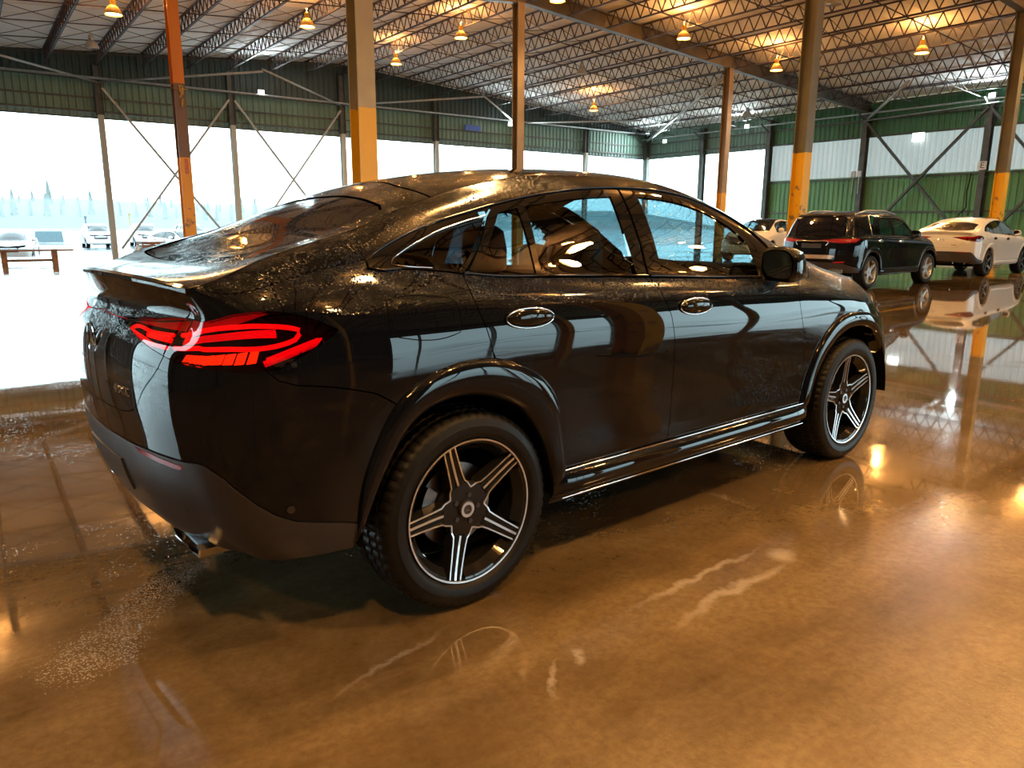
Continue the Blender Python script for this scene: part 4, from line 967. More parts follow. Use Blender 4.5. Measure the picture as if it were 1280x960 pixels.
def eave(name,X,sgn,openings,cols):
    wl=struct(empty(name,(0,0,0)))
    ze=zdeck(X)-.05
    ys=sorted(cols)
    for y0,y1 in zip(ys[:-1],ys[1:]):
        op=[o for o in openings if o[0]<=(y0+y1)/2<=o[1]]
        HH=op[0][2] if op and len(op[0])>2 else 6.23
        if op:
            V,Fc=sheet((X+sgn*.2,y0),(X+sgn*.2,y1),HH+.28,ze,nrm=(sgn,0)); raw('header_sheet',V,Fc,M['green'],wl)
            V,Fc=sheet((X+sgn*.25,y0),(X+sgn*.25,y1),HH,HH+.30,nrm=(sgn,0)); raw('header_skirt',V,Fc,M['skirt'],wl)
            m=MB(); m.bar((X+sgn*.15,y0,HH+.32),(X+sgn*.15,y1,HH+.32),.09); m.bar((X+sgn*.15,y0,7.3),(X+sgn*.15,y1,7.3),.08); m.build('girt',M['steel'],wl)
        else:
            for (z0,z1,mm,dx,nm) in ((0,4.10,'greenl' if sgn>0 else 'greyw',.2,'lower_sheet'),(4.06,6.39,'pale' if sgn>0 else 'greyw',.235,'middle_sheet'),(6.35,ze,'greene' if sgn>0 else 'greyw',.2,'upper_sheet')):
                V,Fc=sheet((X+sgn*dx,y0),(X+sgn*dx,y1),z0,z1,nrm=(sgn,0)); raw(nm,V,Fc,M[mm],wl)
            m=MB()
            for z in (2.2,4.10,6.39,7.3): m.bar((X+sgn*.13,y0,z),(X+sgn*.13,y1,z),.09,.09)
            m.build('girt',M['steel'],wl)
            rb=MB(); rb.bar((X+sgn*.17,y0,4.14),(X+sgn*.17,y1,4.14),.10,.14); rb.bar((X+sgn*.17,y0,3.9),(X+sgn*.17,y1,3.9),.04,.05); rb.build('green_rail',M['greenl'],wl)
    for y in ys:
        m=MB(); hsec(m,X,y,0,ze-.3,.36,.30,.025,'X'); m.build('wall_post',M['steel'],wl)
        m=MB(); m.bar((X-sgn*.15,y,7.2),(X-sgn*1.0,y,zdeck(X-sgn)-.75),.07,.07); m.build('knee_brace',M['steel'],wl)
    # cross bracing
    return wl
we=eave('wall_east',XR,1,[(27.0,YN),(YS,-9.8)],[YN,33.0,27.6,21.2,14.7,8.55,2.4,-3.7,-9.8,-15.9,-22,YS])
for y0,y1 in ((21.2,14.7),(14.7,8.55)):
    m=MB(); m.bar((XR-.2,y0,7.3),(XR-.2,y1,.2),.16,.12); m.bar((XR-.28,y1,7.3),(XR-.28,y0,.2),.16,.12); m.build('cross_brace',M['steel'],we)
ww=eave('wall_west',XL,-1,[(2.8,8.9,3.6)],[YN,33.0,27.6,21.1,15,8.9,2.8,-3.3,-9.8,-15.9,-22,YS])

# roof deck, one sheet per slope, with battens, and the joists under it
ceil=struct(empty('ceiling'))
for xa,xb in ((XL-.8,16.74),(16.74,XR+.8)):
    V=[];Fc=[]; y0,y1=YS-.6,YN+.6
    n=12
    for i in range(n+1):
        x=xa+(xb-xa)*i/n; V+=[(x,y0,zdeck(x)),(x,y1,zdeck(x)),(x,y0,zdeck(x)+.12),(x,y1,zdeck(x)+.12)]
    for i in range(n): a=4*i; Fc+=[(a,a+1,a+5,a+4),(a+2,a+6,a+7,a+3),(a,a+4,a+6,a+2),(a+1,a+3,a+7,a+5)]
    raw('roof_deck',V,Fc,M['deck'],ceil)
bt=MB()
for y in np.arange(YS,YN,1.5):
    for xa,xb in ((XL,16.74),(16.74,XR)): bt.box(((xa+xb)/2,y,(zdeck(xa)+zdeck(xb))/2-.01),(math.hypot(xb-xa,zdeck(xb)-zdeck(xa)),.04,.012),Matrix.Rotation(-math.atan2(zdeck(xb)-zdeck(xa),xb-xa),3,'Y'))
o=bt.build('insulation_seam',M['seam'] if 'seam' in M else M['deck'],ceil)
JD=.62
def joist_mesh(L):
    m=MB(); h=.0
    m.bar((0,0,-.05),(0,L,-.05),.09,.045); m.bar((0,-.0,-JD),(0,L,-JD),.085,.045)
    n=int(round(L/.55)); p=L/n
    for i in range(n):
        a=(0.022*(1 if i%2 else -1)); y0=i*p; y1=(i+1)*p; ym=(y0+y1)/2
        m.tri((0,y0,-.06),(0,ym,-JD+.01),.055); m.tri((0,ym,-JD+.01),(0,y1,-.06),.055)
    return m
YG=[YN,21.1,8.9,-3.3,-15.5,YS]
cache={}
for ya,yb in zip(YG[:-1],YG[1:]):
    L=ya-yb
    src=None; k=int(math.floor((XL+.3-4.55)/(BAY/3)))
    x=4.55+(k+1)*BAY/3
    while x<XR-.5:
        if src is None:
            src=joist_mesh(L).build('roof_joist',M['joist'],ceil); o=src
        else:
            o=src.copy(); COL.objects.link(o); o.parent=ceil
        o.location=(x,yb,zdeck(x)); x+=BAY/3
# bridging lines between the joists
for ya,yb in zip(YG[:-1],YG[1:]):
    nb=5 if ya-yb>13 else 3
    for q in range(1,nb+1):
        y=ya+(yb-ya)*q/(nb+1); m=MB()
        x=4.55-6*BAY/3
        m.tri((XL,y,zdeck(XL)-JD-.02),(16.74,y,zdeck(16.74)-JD-.02),.05); m.tri((16.74,y,zdeck(16.74)-JD-.02),(XR,y,zdeck(XR)-JD-.02),.05)
        while x+BAY/3<XR:
            x2=x+BAY/3
            if x>XL:
                if (ya>30 and q in (1,2,3,4,5)) or q==2:
                    m.tri((x,y,zdeck(x)-.08),(x2,y,zdeck(x2)-JD),.03); m.tri((x,y,zdeck(x)-JD),(x2,y,zdeck(x2)-.08),.03)
            x=x2
        m.build('joist_bridging',M['joist'],ceil)
# girders
for y in YG[1:-1]:
    for xa,xb in ((XL,16.74),(16.74,XR)):
        m=MB(); za,zb=zdeck(xa)-.10,zdeck(xb)-.10; d=.56
        m.bar((xa,y,za-d),(xb,y,zb-d),.28,.03); m.bar((xa,y,za),(xb,y,zb),.28,.03)
        m.add([(xa,y-.01,za-d),(xb,y-.01,zb-d),(xb,y-.01,zb),(xa,y-.01,za),(xa,y+.01,za-d),(xb,y+.01,zb-d),(xb,y+.01,zb),(xa,y+.01,za)],[(0,1,2,3),(7,6,5,4),(0,4,5,1),(3,2,6,7)])
        m.build('roof_girder',M['girder'],ceil)
# pipes and rods under the roof
for p,qq,r in (((XR,YN,7.55),(28.9,21.1,8.55),.09),((XR,21.2,7.35),(34.5,15.6,7.9),.07),((4.55,YN,7.85),(-1.5,33.0,8.05),.05),((4.55,YN,7.85),(10.6,33.0,8.2),.05),
             ((XL,37.9,7.95),(XR,37.9,7.95),.05),((16.74,YN,7.9),(10.6,33,8.3),.05),((16.74,YN,7.9),(22.8,33,8.3),.05),((28.9,YN,7.9),(22.8,33,8.3),.05),((28.9,YN,7.9),(35,33,8.0),.05),
             ((40.6,YN,7.6),(40.6,YS,7.6),.045),((XR-.3,21.2,7.25),(38.0,-3.3,7.5),.03)):
    m=MB(); m.tube(p,qq,r,8); m.build('brace_pipe',M['galv'],ceil,smooth=True)

# interior columns
def column(x,y,mat,label,extra=None):
    c=empty('steel_column',(x,y,0)); tag(c,label,'column',None)
    m=MB(); zt=zdeck(x)-.66; hsec(m,0,0,0.02,zt,.34,.31,.022,'Y'); m.build('column_shaft',mat,c)
    m=MB(); m.box((0,0,.0125),(.5,.5,.025)); m.build('base_plate',M['steel'],c)
    m=MB(); m.box((0,0,zt+.012),(.42,.36,.024)); m.build('cap_plate',M['steel'],c)
    if extra: extra(c)
    return c
def hose(c):
    m=MB(); pts=[(.05*math.sin(t*1.9)+.03,-.20-.02*math.cos(t),5.05+.14*math.cos(t*1.3)+.02*t) for t in np.linspace(0,9,40)]
    m.path(pts,.018,6); m.tube((.05,-.21,4.93),(.02,-.2,4.70),.03,8); m.tube((-.22,-.18,5.2),(.22,-.18,5.2),.012,6); m.build('coiled_hose',M['brass'],c,smooth=True)
    m=MB(); m.box((.02,-.183,3.05),(.10,.008,.42)); m.build('red_notice',M['notice'],c)
M['brass']=simple('brass_yellow',(.55,.36,.08),.35,metal=.4); M['notice']=simple('faded_red_notice',(.55,.16,.10),.5,noise=.4,nscale=25)
column(4.17,21.1,M['colB'],'orange painted steel column with a coiled hose and red notice, behind the coupe\'s rear window',hose)
column(16.4,21.1,M['colD'],'slim column with orange yellow upper edge behind middle of the coupe\'s roof')
column(28.66,21.1,M['colD'],'brown column with an orange edge at the open corner, right of the coupe\'s roof')
column(41.1-12.2*4,21.1,M['colD'],'column behind the photographer to the left') if False else None
column(4.27,8.9,M['colA'],'thick beige column with yellow lower part, nearest one, behind the coupe\'s roof')
column(16.72,8.9,M['colC'],'grey brown column with chipped yellow foot beside the black estate SUV')
column(28.8,8.9,M['colC'],'chipped yellow footed column at the right frame edge behind the white coupe')
for x,y,n in ((4.2,-3.3,'north'),(16.7,-3.3,'a'),(28.9,-3.3,'b'),(4.2,-15.5,'c'),(16.7,-15.5,'d'),(28.9,-15.5,'e')):
    o=column(x,y,M['colA'],'yellow footed column standing outside the picture on the camera side'); o['group']='columns on the camera side of the hall'

# ------------------------------------------------------------------ floor and yard
def floormat():
    m,nt,b=newmat('wet_concrete'); tc=N(nt,'ShaderNodeTexCoord'); P=tc.outputs['Object']
    def noise(sc,det=6.0,ro=.6,vec=P,dis=0.0):
        n=N(nt,'ShaderNodeTexNoise',Scale=float(sc),Detail=det,Roughness=ro,Distortion=dis); nt.links.new(vec,n.inputs['Vector']); return n.outputs['Fac']
    mp=N(nt,'ShaderNodeMapping'); mp.inputs['Rotation'].default_value=(0,0,.5); mp.inputs['Scale'].default_value=(.35,1.6,1); nt.links.new(P,mp.inputs[0])
    big=noise(.28,4.0); mid=noise(1.7,8.0,.65); fine=noise(28,6.0,.7); streak=noise(1.3,7.0,.6,mp.outputs[0],.6)
    c=ramp(nt,mid,[(.28,(.085,.055,.025)),(.52,(.175,.12,.058)),(.75,(.28,.205,.11))])
    c=mixc(nt,ramp(nt,streak,[(.42,0.0),(.7,.75)]),c,(.30,.22,.12))
    c=mixc(nt,ramp(nt,fine,[(.3,.45),(.6,0.0)]),c,(.085,.045,.018))
    # white salt / foam marks behind the rear bumper and a dried streak beside the car
    wn=N(nt,'ShaderNodeTexNoise',Scale=4.5,Detail=5.0,Roughness=.65); nt.links.new(P,wn.inputs['Vector'])
    ws=N(nt,'ShaderNodeVectorMath',operation='SUBTRACT'); nt.links.new(wn.outputs['Color'],ws.inputs[0]); ws.inputs[1].default_value=(.5,.5,.5)
    wm=N(nt,'ShaderNodeVectorMath',operation='SCALE'); nt.links.new(ws.outputs[0],wm.inputs[0]); wm.inputs['Scale'].default_value=.16
    wa=N(nt,'ShaderNodeVectorMath',operation='ADD'); nt.links.new(P,wa.inputs[0]); nt.links.new(wm.outputs[0],wa.inputs[1]); PW=wa.outputs[0]
    def blob(x,y,r,sx=1,sy=1,rot=0,vec=None):
        mm=N(nt,'ShaderNodeMapping'); mm.inputs['Location'].default_value=(-x,-y,0); nt.links.new(vec or P,mm.inputs[0])
        m2=N(nt,'ShaderNodeMapping'); m2.inputs['Rotation'].default_value=(0,0,-rot); nt.links.new(mm.outputs[0],m2.inputs[0])
        m3=N(nt,'ShaderNodeMapping'); m3.inputs['Scale'].default_value=(1/(r*sx),1/(r*sy),1); nt.links.new(m2.outputs[0],m3.inputs[0])
        l=N(nt,'ShaderNodeVectorMath',operation='LENGTH'); nt.links.new(m3.outputs[0],l.inputs[0]); return math_(nt,'SUBTRACT',1.0,l.outputs['Value'],clamp=True)
    fl=noise(60,3.0,.8); v=N(nt,'ShaderNodeTexVoronoi',Scale=120.0); nt.links.new(P,v.inputs['Vector'])
    foam=None
    for bb in FOAM:
        k=blob(*bb[:3],*bb[3:6],vec=PW); k=math_(nt,'MULTIPLY',k,bb[6]); foam=k if foam is None else math_(nt,'MAXIMUM',foam,k)
    fm=math_(nt,'GREATER_THAN',math_(nt,'ADD',math_(nt,'MULTIPLY',foam,.62),math_(nt,'MULTIPLY',fl,.5)),.53)
    fm=math_(nt,'MULTIPLY',fm,math_(nt,'LESS_THAN',v.outputs['Distance'],.42))
    fmw=math_(nt,'MULTIPLY',fm,.38)
    c=mixc(nt,fmw,c,(.60,.58,.56))
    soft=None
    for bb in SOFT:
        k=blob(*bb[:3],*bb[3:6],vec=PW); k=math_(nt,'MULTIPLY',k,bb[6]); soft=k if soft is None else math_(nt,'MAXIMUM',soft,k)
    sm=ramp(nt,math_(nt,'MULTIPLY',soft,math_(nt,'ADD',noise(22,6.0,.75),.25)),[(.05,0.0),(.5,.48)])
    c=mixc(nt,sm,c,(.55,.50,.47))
    lane=blob(12.4,3.57,1.0,1.5,.07,.09); c=mixc(nt,math_(nt,'MULTIPLY',math_(nt,'GREATER_THAN',lane,.05),.9),c,(.62,.36,.03))
    # water film
    wet=ramp(nt,big,[(.36,0.0),(.50,1.0)])
    pud=None
    for bb in PUD:
        k=blob(*bb[:3],*bb[3:6]); k=math_(nt,'MULTIPLY',k,6.0,clamp=True); pud=k if pud is None else math_(nt,'MAXIMUM',pud,k)
    dry=None
    for bb in DRY:
        k=blob(*bb[:3],*bb[3:6]); k=math_(nt,'MULTIPLY',k,2.2,clamp=True); dry=k if dry is None else math_(nt,'MAXIMUM',dry,k)
    wet=math_(nt,'MAXIMUM',math_(nt,'MULTIPLY',wet,math_(nt,'SUBTRACT',1.0,dry)),pud)
    c=mixc(nt,math_(nt,'MULTIPLY',pud,.6),c,mixc(nt,1.0,c,(.62,.60,.60),'MULTIPLY')); nt.links.new(c,b.inputs['Base Color'])
    rr=mixc(nt,wet,(.24,.24,.24),(.03,.03,.03))
    rr=mixc(nt,math_(nt,'MULTIPLY',ramp(nt,mid,[(.4,0.0),(.75,.35)]),math_(nt,'SUBTRACT',1.0,pud)),rr,(.34,.34,.34))
    rr=mixc(nt,fmw,rr,(.6,.6,.6))
    nt.links.new(rr,b.inputs['Roughness']); b.inputs['IOR'].default_value=1.5
    b.inputs['Coat Weight'].default_value=.0
    nt.links.new(math_(nt,'MULTIPLY',wet,.9),b.inputs['Coat Weight']); b.inputs['Coat Roughness'].default_value=.02; b.inputs['Coat IOR'].default_value=1.46
    nd=noise(9,4.0,.6); nn=math_(nt,'ADD',math_(nt,'MULTIPLY',fine,math_(nt,'SUBTRACT',1.02,wet)),math_(nt,'MULTIPLY',noise(3.2,3.0,.5),.25))
    v2=N(nt,'ShaderNodeTexVoronoi',Scale=55.0); nt.links.new(P,v2.inputs['Vector']); bead=math_(nt,'SUBTRACT',.22,v2.outputs['Distance'],clamp=True)
    bead=math_(nt,'MULTIPLY',bead,ramp(nt,noise(1.1,4.0),[(.5,0.0),(.62,1.0)]))
    nn=math_(nt,'ADD',nn,math_(nt,'MULTIPLY',bead,2.0))
    sy=N(nt,'ShaderNodeSeparateXYZ'); nt.links.new(P,sy.inputs[0]); far=ramp(nt,math_(nt,'DIVIDE',sy.outputs['Y'],30.0),[(.17,0.0),(.30,1.0)])
    mw=N(nt,'ShaderNodeMapping'); mw.inputs['Scale'].default_value=(.35,1.5,1); mw.inputs['Rotation'].default_value=(0,0,.5); nt.links.new(P,mw.inputs[0])
    nn=math_(nt,'ADD',nn,math_(nt,'MULTIPLY',math_(nt,'MULTIPLY',noise(1.1,3.0,.5,mw.outputs[0],.8),far),14.0))
    bp=N(nt,'ShaderNodeBump',Strength=.30,Distance=.006); nt.links.new(nn,bp.inputs['Height']); nt.links.new(bp.outputs[0],b.inputs['Normal'])
    bp2=N(nt,'ShaderNodeBump',Strength=.16,Distance=.006); nt.links.new(nn,bp2.inputs['Height']); nt.links.new(bp2.outputs[0],b.inputs['Coat Normal'])
    return m
FOAM=[(-.92,-.15,.6,1.0,.42,.84,.85),(-1.15,-.45,.5,1,.7,.84,.72),(-.72,.0,.3,.8,.2,.9,.9),(-1.0,3.45,1.0,1.0,.10,-.2,1.0)]
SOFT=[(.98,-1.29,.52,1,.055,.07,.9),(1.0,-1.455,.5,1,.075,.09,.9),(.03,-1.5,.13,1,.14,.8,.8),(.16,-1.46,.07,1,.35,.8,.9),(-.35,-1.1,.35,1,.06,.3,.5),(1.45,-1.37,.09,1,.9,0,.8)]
PUD=[(-2.2,2.4,3.2,1.0,1.0,0,1),(-2.2,-.2,1.5,.55,1.0,0,1),(9.5,2.5,3.2,1.6,.9,.1,1),(6.2,-1.2,2.2,1,.7,.2,1),(13,4.5,5,1.5,.6,.1,1),(2.0,-.1,1.6,1.6,.45,.07,1)]
DRY=[(-.5,-2.2,1.3,1.2,.8,0,1),(1.4,-2.2,1.7,1.3,.7,0,1)]
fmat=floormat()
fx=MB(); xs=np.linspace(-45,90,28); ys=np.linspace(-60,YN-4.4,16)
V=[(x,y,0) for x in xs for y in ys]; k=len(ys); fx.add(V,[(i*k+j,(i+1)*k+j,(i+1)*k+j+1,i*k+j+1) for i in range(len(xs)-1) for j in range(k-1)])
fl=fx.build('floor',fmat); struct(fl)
def zy(y): return 0 if y<34 else (-.17*(y-34)/4.4 if y<38.4 else max(-.5,-.17-.05*(y-38.4)))
m,nt,b=newmat('wet_asphalt'); tc=N(nt,'ShaderNodeTexCoord'); mp=N(nt,'ShaderNodeMapping'); mp.inputs['Scale'].default_value=(.5,1.2,1); nt.links.new(tc.outputs['Object'],mp.inputs[0])
n1=N(nt,'ShaderNodeTexNoise',Scale=.35,Detail=7.0,Distortion=1.0); nt.links.new(mp.outputs[0],n1.inputs['Vector'])
nt.links.new(ramp(nt,n1.outputs['Fac'],[(.35,(.05,.055,.06)),(.65,(.12,.125,.13))]),b.inputs['Base Color']); nt.links.new(ramp(nt,n1.outputs['Fac'],[(.42,.05),(.6,.35)]),b.inputs['Roughness']); b.inputs['IOR'].default_value=1.45
bp=N(nt,'ShaderNodeBump',Strength=.25,Distance=.02); n2=N(nt,'ShaderNodeTexNoise',Scale=2.5,Detail=6.0); nt.links.new(tc.outputs['Object'],n2.inputs['Vector']); nt.links.new(n2.outputs['Fac'],bp.inputs['Height']); nt.links.new(bp.outputs[0],b.inputs['Normal'])
yx=MB(); ys=[YN-4.4,36,38.4,41,45,60,90,140,250,480]; xs=np.linspace(-300,420,30)
V=[(x,y,zy(y)) for x in xs for y in ys]; k=len(ys); yx.add(V,[(i*k+j,(i+1)*k+j,(i+1)*k+j+1,i*k+j+1) for i in range(len(xs)-1) for j in range(k-1)])
struct(yx.build('yard',m))

# ------------------------------------------------------------------ lamps
def highbay(x,y,lit,label,cool=False):
    z=zdeck(x)-1.15
    t=empty('high_bay_lamp',(x,y,z)); tag(t,label,'lamp')
    m=MB(); m.lathe([(.26,-.02),(.262,.0),(.235,.10),(.17,.20),(.12,.245),(.09,.25)],28,axis='Z'); m.build('reflector_shade',M['shade_lit'] if lit else M['shade'],t,smooth=True)
    m=MB(); m.lathe([(.0,.46),(.085,.46),(.095,.43),(.095,.27),(.07,.245),(0,.245)],16,axis='Z'); m.build('ballast_housing',M['ballast'] if lit else M['galv'],t,angle=.6)
    m=MB(); m.tube((0,0,.46),(0,0,.55),.012,6); m.path([(.03*math.cos(a),0,.58+.03*math.sin(a)) for a in np.linspace(0,2*PI,12)],.007,5,closed=True); m.build('hook',M['galv'],t)
    m=MB(); m.lathe([(0,.02),(.235,.012),(.24,.03),(0,.04)],24,axis='Z'); m.build('lamp_glass',M['sodium'] if lit==1 else (M['coolled'] if lit==2 else M['dullglass']),t,smooth=True)
    if lit:
        ld=bpy.data.lights.new('high_bay_light','SPOT'); ld.energy=SODIUM_W if lit==1 else LED_W*3; ld.color=(1.0,.56,.20) if lit==1 else (.85,.95,1); ld.spot_size=math.radians(150); ld.spot_blend=.6; ld.shadow_soft_size=.24
        lo=bpy.data.objects.new('lamp_light',ld); put(lo,t); lo.location=(0,0,-.05)
        if lit==1:   # the vented top leaks light onto the roof
            l2=bpy.data.lights.new('uplight','POINT'); l2.energy=SODIUM_W*.16; l2.color=(1,.42,.10); l2.shadow_soft_size=.12; lu=bpy.data.objects.new('uplight',l2); put(lu,t); lu.location=(0,0,.52)
    return t
M['shade']=simple('spun_aluminium_shade',(.42,.43,.43),.35,metal=.4); M['shade_lit']=simple('lamplit_shade',(.85,.55,.16),.3)  # lit lamps get a shade copy with the amber glow in its colour
M['ballast']=simple('lamplit_ballast',(.75,.45,.05),.4); M['sodium']=emis('sodium_lens',(1.0,.60,.20),14.0); M['coolled']=emis('cool_white_lens',(.85,1.0,1.0),12.0); M['dullglass']=simple('dull_lens',(.5,.52,.52),.2)  # ballast yellow is lamp glow put into the colour, lit lamps only
LAMPS=[(3.4,25.5,1,'lit amber high bay lamp left of the orange column top'),(9.74,25.1,1,'lit amber high bay lamp between orange column and thick beige column'),
 (16.6,31.4,1,'lit amber lamp just right of the thick beige column, near the gable'),(16.3,25.0,1,'lit amber lamp hanging left of the slim orange edged column'),
 (29.7,31.7,1,'far small lit amber lamp above the open corner'),(22.4,18.35,1,'lit amber lamp in front of the girder, centre top'),(28.5,18.4,1,'lit amber lamp just left of the grey brown column'),
 (29.7,12.7,1,'large lit amber lamp right of the grey brown column'),(16.15,18.5,1,'lit amber lamp cut by the top edge of the picture'),
 (3.5,31.4,0,'unlit grey high bay lamp near the first gable post'),(23.6,25.8,0,'unlit grey high bay lamp above the distant roof trusses'),(22.7,12.2,0,'unlit grey lamp at the top edge beside the grey brown column'),(35.9,25.5,0,'unlit grey lamp far back near the corner'),
 (10.95,7.3,1,''),(23.0,6.7,1,''),(28.7,6.65,1,''),(4.2,1.0,1,''),(10.4,.6,1,''),(16.6,.6,1,''),(9.9,12.9,1,''),(16.3,12.6,1,''),(3.6,7.0,0,''),(3.6,13.0,0,''),(-2.4,6.6,1,''),(-2.4,-5.6,1,''),(3.8,-5.6,1,''),(10.4,-5.8,1,''),(-2.3,.8,0,''),(17,-6,1,''),(3.8,-12,1,''),(16.5,-12,1,''),(-2.2,18.4,1,'')]
for x,y,l,lab in LAMPS:
    t=highbay(x,y,l,lab or 'amber high bay lamp hanging outside the picture above the camera')
    if not lab: t['group']='high bay lamps outside the picture'
def led(p,d,label,cat='lamp'):
    t=empty('wall_floodlight',p); tag(t,label,cat); d=Vector(d)
    m=MB(); m.box((0,0,0),(.34 if abs(d.y)>.5 else .12,.12 if abs(d.y)>.5 else .34,.26)); m.build('lamp_body',M['galv'],t)
    f=MB(); c=d*.065; f.box(tuple(c),(.28 if abs(d.y)>.5 else .012,.012 if abs(d.y)>.5 else .28,.2)); f.build('lamp_glass',M['ledglow'],t)
    b_=MB(); b_.bar((0,0,0),tuple(-d*.35),.05); b_.build('bracket',M['galv'],t)
    ld=bpy.data.lights.new('flood','AREA'); ld.energy=LED_W; ld.color=(.8,.97,1.0); ld.size=.25; lo=bpy.data.objects.new('flood_light',ld); put(lo,t); lo.location=d*.09; lo.rotation_euler=Vector(-d).to_track_quat('Z','Y').to_euler(); 
    return t
M['ledglow']=emis('white_led_glow',(.80,1.0,.95),22.0)
led((12.1,YN-.4,8.1),(0,-1,-.25),'white floodlight on the gable between the first two braced bays')
led((28.1,YN-.4,7.75),(0,-1,-.25),'white floodlight on the gable left of the slim orange edged column')
led((XR-.5,36.1,7.35),(-1,0,-.25),'white floodlight just right of the open corner')
led((XR-.5,29.0,7.7),(-1,0,-.25),'small white floodlight right of the brown column, above the open end')
led((XR-.6,14.5,7.75),(-1,0,-.25),'white lamp at the upper right near the lettered wall post')
t=MB(); t.box((25.5,YN-.02,7.35),(1.15,.06,.34)); o=t.build('blue_sign',simple('blue_sign_paint',(.03,.14,.55),.4)); tag(o,'small plain blue sign board on the green gable header','sign')
t=MB(); t.box((XR+.10,18.25,6.15),(.05,.62,.45)); o=t.build('exit_sign',emis('white_lit_panel',(.9,1,.97),1.6)); tag(o,'small white lit panel high on the pale wall band','sign')
# letter board on the wall post
t=empty('letter_board',(XR-.24,14.7,4.45)); tag(t,'white board with the letter E on the wall post','sign')
m=MB(); m.box((0,0,0),(.02,.42,.42)); m.build('board',simple('white_board',(.8,.8,.78),.5),t)
cu=bpy.data.curves.new('letter','FONT'); cu.body='E'; cu.size=.42; cu.align_x='CENTER'; cu.align_y='CENTER'; cu.extrude=.004
to=bpy.data.objects.new('letter',cu); COL.objects.link(to); me=bpy.data.meshes.new_from_object(to.evaluated_get(bpy.context.evaluated_depsgraph_get())); bpy.data.objects.remove(to)
me.materials.clear(); me.materials.append(simple('black_letter',(.02,.02,.02),.5)); lo=put(bpy.data.objects.new('letter',me),t); lo.rotation_euler=(PI/2,0,-PI/2); lo.location=(-.016,0,0)
for (y,z) in ((21.2,4.35),(21.55,4.35)):
    m=MB(); m.box((XR-.27,y,z),(.10,.24,.32)); m.box((XR-.27,y,z-.6),(.03,.03,1.0)); o=m.build('junction_box',simple('pale_metal_box',(.6,.6,.58),.4)); tag(o,'pale junction box with conduit %s on the wall post by the estate SUV'%('nearer the camera' if y<21.3 else 'further left'),'electrical box')
m=MB(); m.path([(XR-.16,15.2,4.1),(XR-.16,15.3,3.2),(XR-.16,15.25,2.4),(XR-.16,15.6,1.95),(XR-.16,15.35,1.7),(XR-.16,15.1,1.9)],.03,6); o=m.build('hanging_cable',M['inner']); tag(o,'black cable hanging beside the lettered wall post','cable')

# ------------------------------------------------------------------ cars
def setcar(o,x,y,yaw,z=0,roll=0):
    o.location=(x,y,z); o.rotation_euler=(roll,0,yaw)
main=build_coupe(M['black'],M['black_s'],'black coupe SUV with lit red tail lamps in the foreground, wet with rain beads')
c_,s_=math.cos(CAR_ROLL),math.sin(CAR_ROLL); dy=-.9+.9*c_
main.location=(-math.sin(CAR_YAW)*dy,math.cos(CAR_YAW)*dy,-.9*s_); main.rotation_euler=(-CAR_ROLL,0,CAR_YAW)
WH={'black_lacquer':M['white'],'black_lacquer_lower':M['white_s'],'lit_red_bar':M['lampred2'],'lit_amber_segment':M['lampred2'],'dim_red_bar':M['lampred2']}
suv=build_suv(M['black'],M['black_s'],'black estate SUV with silver roof rails and silver wheels, parked beyond the coupe\'s bonnet')
setcar(suv,15.60,7.08,.04)
wc=copy_tree(main,paint=WH); wc['label']='white coupe SUV with black lower bumper parked at the right edge'; setcar(wc,22.85,7.55,.06)
for ch in wc.children:
    if ch.name.startswith('wheel') and ch.type=='EMPTY': ch.location.z=.385
WS={'black_lacquer':M['white'],'black_lacquer_lower':M['white_s']}; GS={'black_lacquer':M['grey'],'black_lacquer_lower':M['grey_s']}; BS={'black_lacquer':M['blue'],'black_lacquer_lower':M['blue']}
def scar(src,pt,x,y,yaw,label,z=0):
    o=copy_tree(src,paint=pt); o['label']=label; setcar(o,x,y,yaw,z)
    if src is main:
        for ch in o.children:
            if ch.type=='EMPTY' and ch.name.startswith('wheel'): ch.location.z=.385
    return o
scar(suv,WS,-5.2,-14.5,.3,'white SUV parked behind the photographer, seen only as a reflection in the black coupe SUV')
scar(main,WH,27.4,17.0,PI+.25,'white car half hidden between the coupe\'s door mirror and the black estate SUV')
scar(suv,{},36.0,9.0,.06,'dark red lit car roof at the right edge behind the white coupe SUV')
# outdoor cars, parked facing the hall
z0=-.5; FOGD=.0009
scar(suv,WS,6.9,64.0,-PI/2-.02,'white SUV outside facing the hall, left of the first gable post',z0)
scar(suv,WS,10.6,66.0,-PI/2-.05,'white SUV outside between the gable post and the diagonal brace',z0)
scar(suv,BS,14.2,66.5,-PI/2+.1,'blue grey SUV outside, right of the diagonal brace, front towards the hall',z0)
scar(main,WH,9.2,49.5,-PI/2+.35,'low white car outside just above the coupe\'s rear window',z0-.25)
scar(main,WH,.9,46.0,-PI/2-.15,'white car at the left edge outside, behind the low wooden bench',z0-.25)
